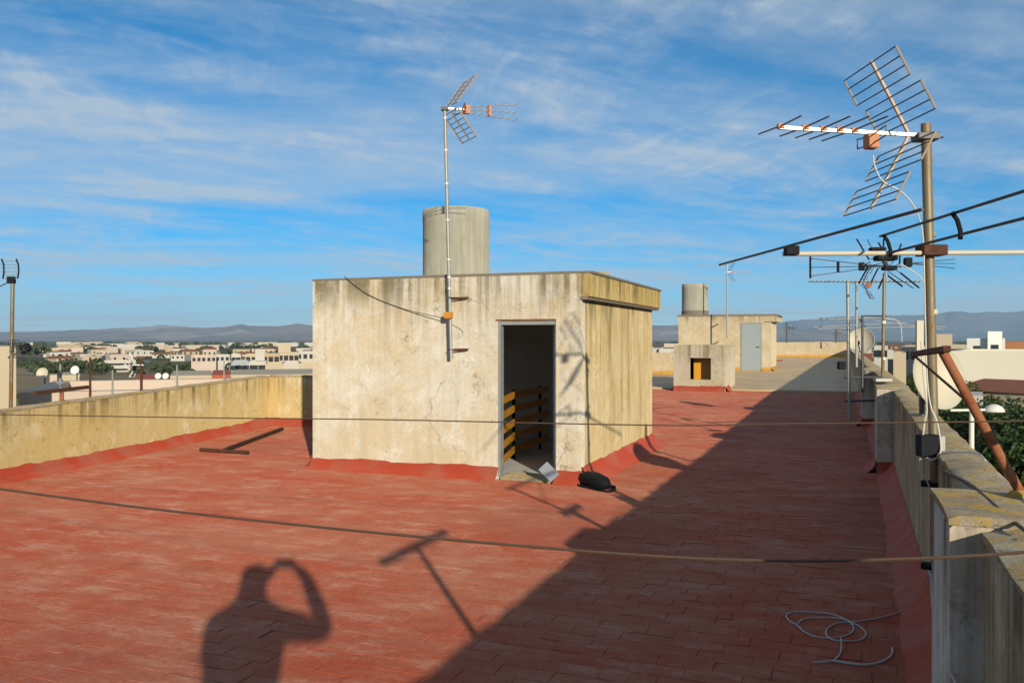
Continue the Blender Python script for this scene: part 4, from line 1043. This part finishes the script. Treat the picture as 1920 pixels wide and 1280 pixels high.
for x in (-.14, .07): M().tube([b + RIGHT*(x-.02) + UP*.30, b + RIGHT*(x+.012) + UP*.22, b + RIGHT*(x+.016) + UP*.12, b + RIGHT*x + UP*.02], .012, 6).build('grid_end', MAT['black'], t, True)
M().tube([b, b - RIGHT*.28 - UP*.14], .008, 6).build('boom', MAT['rod'], t, True)
c = P(20, 668, 12.2); tri_boom_antenna(t, c, RIGHT*.8 + UP*.45, FWD, .30, (MAT['steel'], MAT['rod'], MAT['steel'], MAT['black']), .22, .2, .05, 4)

# street lamp
c = P(1822, 768, 13)
t = thing('street_lamp', (c.x, c.y, GZ), 'white street lamp with a dome shade on a long arm above the trees', 'street lamp')
M().tube([(c.x, c.y, GZ), (c.x, c.y, c.z)], [.06, .035], 10).build('post', MAT['white'], t, True)
a, b = P(1782, 769, 13), P(1850, 768, 13); M().tube([a, b], .02, 8).build('arm', MAT['white'], t, True)
s = P(1864, 771, 13); M().lathe(s, [(.15, 0), (.145, .026), (.11, .075), (.05, .105), (0, .112)], 20).build('lamp_shade', MAT['white'], t, True)
M().lathe(s - UP*.02, [(0, 0), (.10, .0), (.135, .012)], 16).build('diffuser', MAT['cream'], t, True)

# ---------------------------------------------------------------- trees
def leaf_mat(name, a, b):
    t = NT(name)
    o = t.n.new('ShaderNodeObjectInfo')
    c = t.mix(t.ramp(t.noise(1.6, 4), .35, .65), a, b)
    t.b.inputs['Subsurface Weight'].default_value = 0
    return t.done(c, .6, spec=.25)
leafA = leaf_mat('broad_leaf_green', (.018, .040, .010), (.055, .085, .020))
leafB = leaf_mat('grove_green', (.032, .052, .020), (.075, .090, .036))
bark = simple('tree_bark', (.12, .085, .06), .95, scale=8)
def crown_mesh(n, rx, rz, leaf, seed, mat, name='crown'):
    q = random.Random(seed); m = M()
    lobes = [(Vector((q.uniform(-.6, .6)*rx, q.uniform(-.6, .6)*rx, q.uniform(-.45, .6)*rz)), q.uniform(.32, .55)) for _ in range(14)]
    for i in range(n):
        c, s = lobes[q.randrange(len(lobes))]
        v = Vector((q.gauss(0, 1), q.gauss(0, 1), q.gauss(0, 1))).normalized() * (q.random()**.33)
        p = c + Vector((v.x*rx*s, v.y*rx*s, v.z*rz*s*1.05))
        a = Vector((q.gauss(0, 1), q.gauss(0, 1), q.gauss(0, .7))).normalized(); b = a.cross(Vector((q.gauss(0,1), q.gauss(0,1), q.gauss(0,1)))).normalized()
        l = leaf*q.uniform(.6, 1.3); w_ = l*.42
        m.add([p - a*l, p + b*w_, p + a*l, p - b*w_], [(0,1,2,3)])
    me = bpy.data.meshes.new(name); me.from_pydata(m.v, [], m.f); me.materials.append(mat); me.update(); return me
cm = [crown_mesh(15000, 2.3, 2.3, .085, 11+k, leafA) for k in range(2)]
def tree(px, py, d, s, label, k, group=None):
    p = P(px, py, d); t = thing('street_tree', (p.x, p.y, GZ), label, 'tree', group)
    o = bpy.data.objects.new('crown', cm[k]); COL.objects.link(o); o.parent = t
    o.location = (0, 0, p.z - GZ - 2.1*s); o.scale = (s, s, s); o.rotation_euler = (0, 0, rnd.uniform(0, 6))
    zc_ = p.z - 2.1*s
    m = M(); m.tube([(p.x, p.y, GZ), (p.x+.05, p.y, GZ+(zc_-GZ)*.5), (p.x, p.y+.1, zc_)], [.18, .14, .08], 8)
    for q in range(5):
        a = q*1.256; m.tube([(p.x, p.y, zc_-1.4*s), (p.x+math.cos(a)*.9*s, p.y+math.sin(a)*.9*s, zc_-.2*s), (p.x+math.cos(a)*1.4*s, p.y+math.sin(a)*1.4*s, zc_+.7*s)], [.09, .05, .02], 6)
    m.build('trunk', bark, t, True)
TL = 'leafy green street tree in the row beside the street lamp'; TG = 'street trees in a row'
for i, (px, py, d, s) in enumerate(((1795, 712, 42, 1.0), (1832, 738, 27, 1.0), (1905, 752, 24, 1.15), (1868, 778, 20.5, .9), (1945, 775, 17.5, 1.0), (1990, 770, 22, 1.2), (1720, 700, 52, 1.0), (1672, 700, 60, 1.1), (1840, 760, 31, 1.2), (1930, 745, 32, 1.2))):
    tree(px, py, d, s, TL, i % 2, TG)
# groves on the plain
m = M(); q = random.Random(5)
def clump(p, r, h):
    n = 60
    for _ in range(n):
        v = Vector((q.gauss(0, 1), q.gauss(0, 1), abs(q.gauss(0, 1)))).normalized()
        c = Vector((p.x + v.x*r*.8, p.y + v.y*r*.8, GZ + h*.25 + v.z*h*.7)); s = r*q.uniform(.18, .36)
        a = Vector((q.gauss(0, 1), q.gauss(0, 1), q.gauss(0, .6))).normalized(); b = a.cross(Vector((q.gauss(0,1), q.gauss(0,1), q.gauss(0,1)))).normalized()
        m.add([c - a*s, c + b*s*.8, c + a*s, c - b*s*.8], [(0,1,2,3)])
for k in range(110):       # mid-distance groves
    d = q.choice([q.gauss(380, 30), q.gauss(300, 20), q.uniform(260, 650)])
    px = q.gauss(130, 36) if k % 3 == 0 else q.uniform(20, 600); clump(C((px-960)/1600*d, d), q.uniform(1.6, 3.2), q.uniform(2.2, 4.2))
for k in range(250):
    d = q.uniform(600, 2600); px = q.uniform(-40, 620) if k % 3 else q.uniform(1200, 1960); clump(C((px-960)/1600*d, d), q.uniform(4, 11), q.uniform(2.5, 6))
for k in range(160):
    d = q.uniform(90, 420); px = q.uniform(1640, 1980) if k % 2 else q.uniform(1225, 1600); clump(C((px-960)/1600*d, d), q.uniform(2, 4), q.uniform(4, 7))
tag(m.build('distant_groves', leafB), 'dark green groves and orchards scattered over the plain', 'trees', kind='stuff')

# ---------------------------------------------------------------- the photographer, whose shadow falls on the roof
def person():
    me = bpy.data.meshes.new('person')
    J = {}
    def c(X, d, z): return C(X, d, z)
    pts = [('pelvis', -.10, -.36, .95, .20), ('waist', -.10, -.36, 1.10, .20), ('chest', -.09, -.35, 1.28, .215), ('upper', -.07, -.34, 1.42, .17), ('neck', -.09, -.31, 1.53, .095), ('head0', -.095, -.29, 1.60, .10), ('head1', -.095, -.275, 1.68, .112), ('head2', -.095, -.285, 1.765, .085),
           ('sr', .10, -.33, 1.42, .095), ('er', .345, -.22, 1.355, .072), ('wr', .225, -.09, 1.61, .05), ('pr', .165, -.06, 1.68, .036),
           ('sl', -.26, -.35, 1.41, .11), ('el', -.29, -.22, 1.22, .075), ('wl', -.10, -.09, 1.58, .046), ('pl', -.045, -.06, 1.66, .034),
           ('hr', -.01, -.36, .90, .13), ('kr', 0, -.35, .50, .09), ('ar', .01, -.38, .10, .055), ('tr', .02, -.22, .05, .045),
           ('hl', -.19, -.36, .90, .13), ('kl', -.20, -.34, .50, .09), ('al', -.21, -.38, .10, .055), ('tl', -.23, -.22, .05, .045)]
    ed = [('pelvis','waist'),('waist','chest'),('chest','upper'),('upper','neck'),('neck','head0'),('head0','head1'),('head1','head2'),('upper','sr'),('sr','er'),('er','wr'),('wr','pr'),('upper','sl'),('sl','el'),('el','wl'),('wl','pl'),
          ('pelvis','hr'),('hr','kr'),('kr','ar'),('ar','tr'),('pelvis','hl'),('hl','kl'),('kl','al'),('al','tl')]
    # fingers curl round the phone
    for s, X in (('r', .165), ('l', -.045)):
        sg = 1 if s == 'r' else -1
        for k in range(4):
            z = 1.69 - .024*k
            pts += [('f%s%da' % (s, k), X-.012*sg, -.035, z, .010), ('f%s%db' % (s, k), X-.035*sg, -.022, z+.002, .009)]
            ed += [('p'+s, 'f%s%da' % (s, k)), ('f%s%da' % (s, k), 'f%s%db' % (s, k))]
        pts += [('t%sa' % s, X-.02*sg, -.075, 1.66, .012), ('t%sb' % s, X-.045*sg, -.055, 1.675, .010)]
        ed += [('p'+s, 't%sa' % s), ('t%sa' % s, 't%sb' % s)]
    idx = {p[0]: i for i, p in enumerate(pts)}
    base = Vector((*C(-.10, -.36).xy, 0))
    me.from_pydata([tuple(c(p[1], p[2], p[3]) - base) for p in pts], [(idx[a], idx[b]) for a, b in ed], [])
    o = bpy.data.objects.new('person', me); COL.objects.link(o)
    sk = o.modifiers.new('skin', 'SKIN')
    for i, p in enumerate(pts):
        sv = me.skin_vertices[0].data[i]; sv.radius = (p[4], p[4]*.9); sv.use_root = (i == 0)
    o.modifiers.new('sub', 'SUBSURF').levels = 2
    bpy.context.view_layer.update()
    dg = bpy.context.evaluated_depsgraph_get()
    nm = bpy.data.meshes.new_from_object(o.evaluated_get(dg))
    o.modifiers.clear(); o.data = nm; nm.name = 'person'
    for mt in (simple('dark_jacket', (.03, .032, .04), .9), simple('skin', (.45, .27, .19), .6), simple('blue_jeans', (.05, .07, .13), .9), simple('dark_hair', (.03, .02, .015), .7)): nm.materials.append(mt)
    for p in nm.polygons:
        w_ = p.center + base; z = w_.z; p.use_smooth = True
        X = w_.x*CF + w_.y*SF; d = -w_.x*SF + w_.y*CF
        p.material_index = 3 if (z > 1.72 or (z > 1.6 and d < -.30)) and d < -.18 else 1 if (z > 1.53 and abs(X+.095) < .13 and d < -.16) or d > -.10 and z > 1.5 else 2 if z < .92 else 0
    o.location = base
    return tag(o, 'person in a dark jacket raising a phone with both hands to take the picture', 'person')
person()
m = M(); m.obox(C(.06, -.035, 1.70), (RIGHT, FWD, UP), (.078, .005, .039), .004)
tag(m.build('smartphone', MAT['black']), 'black smartphone held up sideways in both hands', 'phone')

# ---------------------------------------------------------------- air over the plain
hz = bpy.data.materials.new('thin_blue_haze'); hz.use_nodes = True
hz.node_tree.nodes.clear()
pv = hz.node_tree.nodes.new('ShaderNodeVolumePrincipled'); ho = hz.node_tree.nodes.new('ShaderNodeOutputMaterial')
pv.inputs['Color'].default_value = (.52, .75, 1.0, 1); pv.inputs['Density'].default_value = 7.0e-5; pv.inputs['Anisotropy'].default_value = 0.0
hz.node_tree.links.new(pv.outputs[0], ho.inputs['Volume'])
m = M(); m.box((-17500, -17500, GZ-5), (17500, 17500, 640))
tag(m.build('haze', hz), kind='stuff')
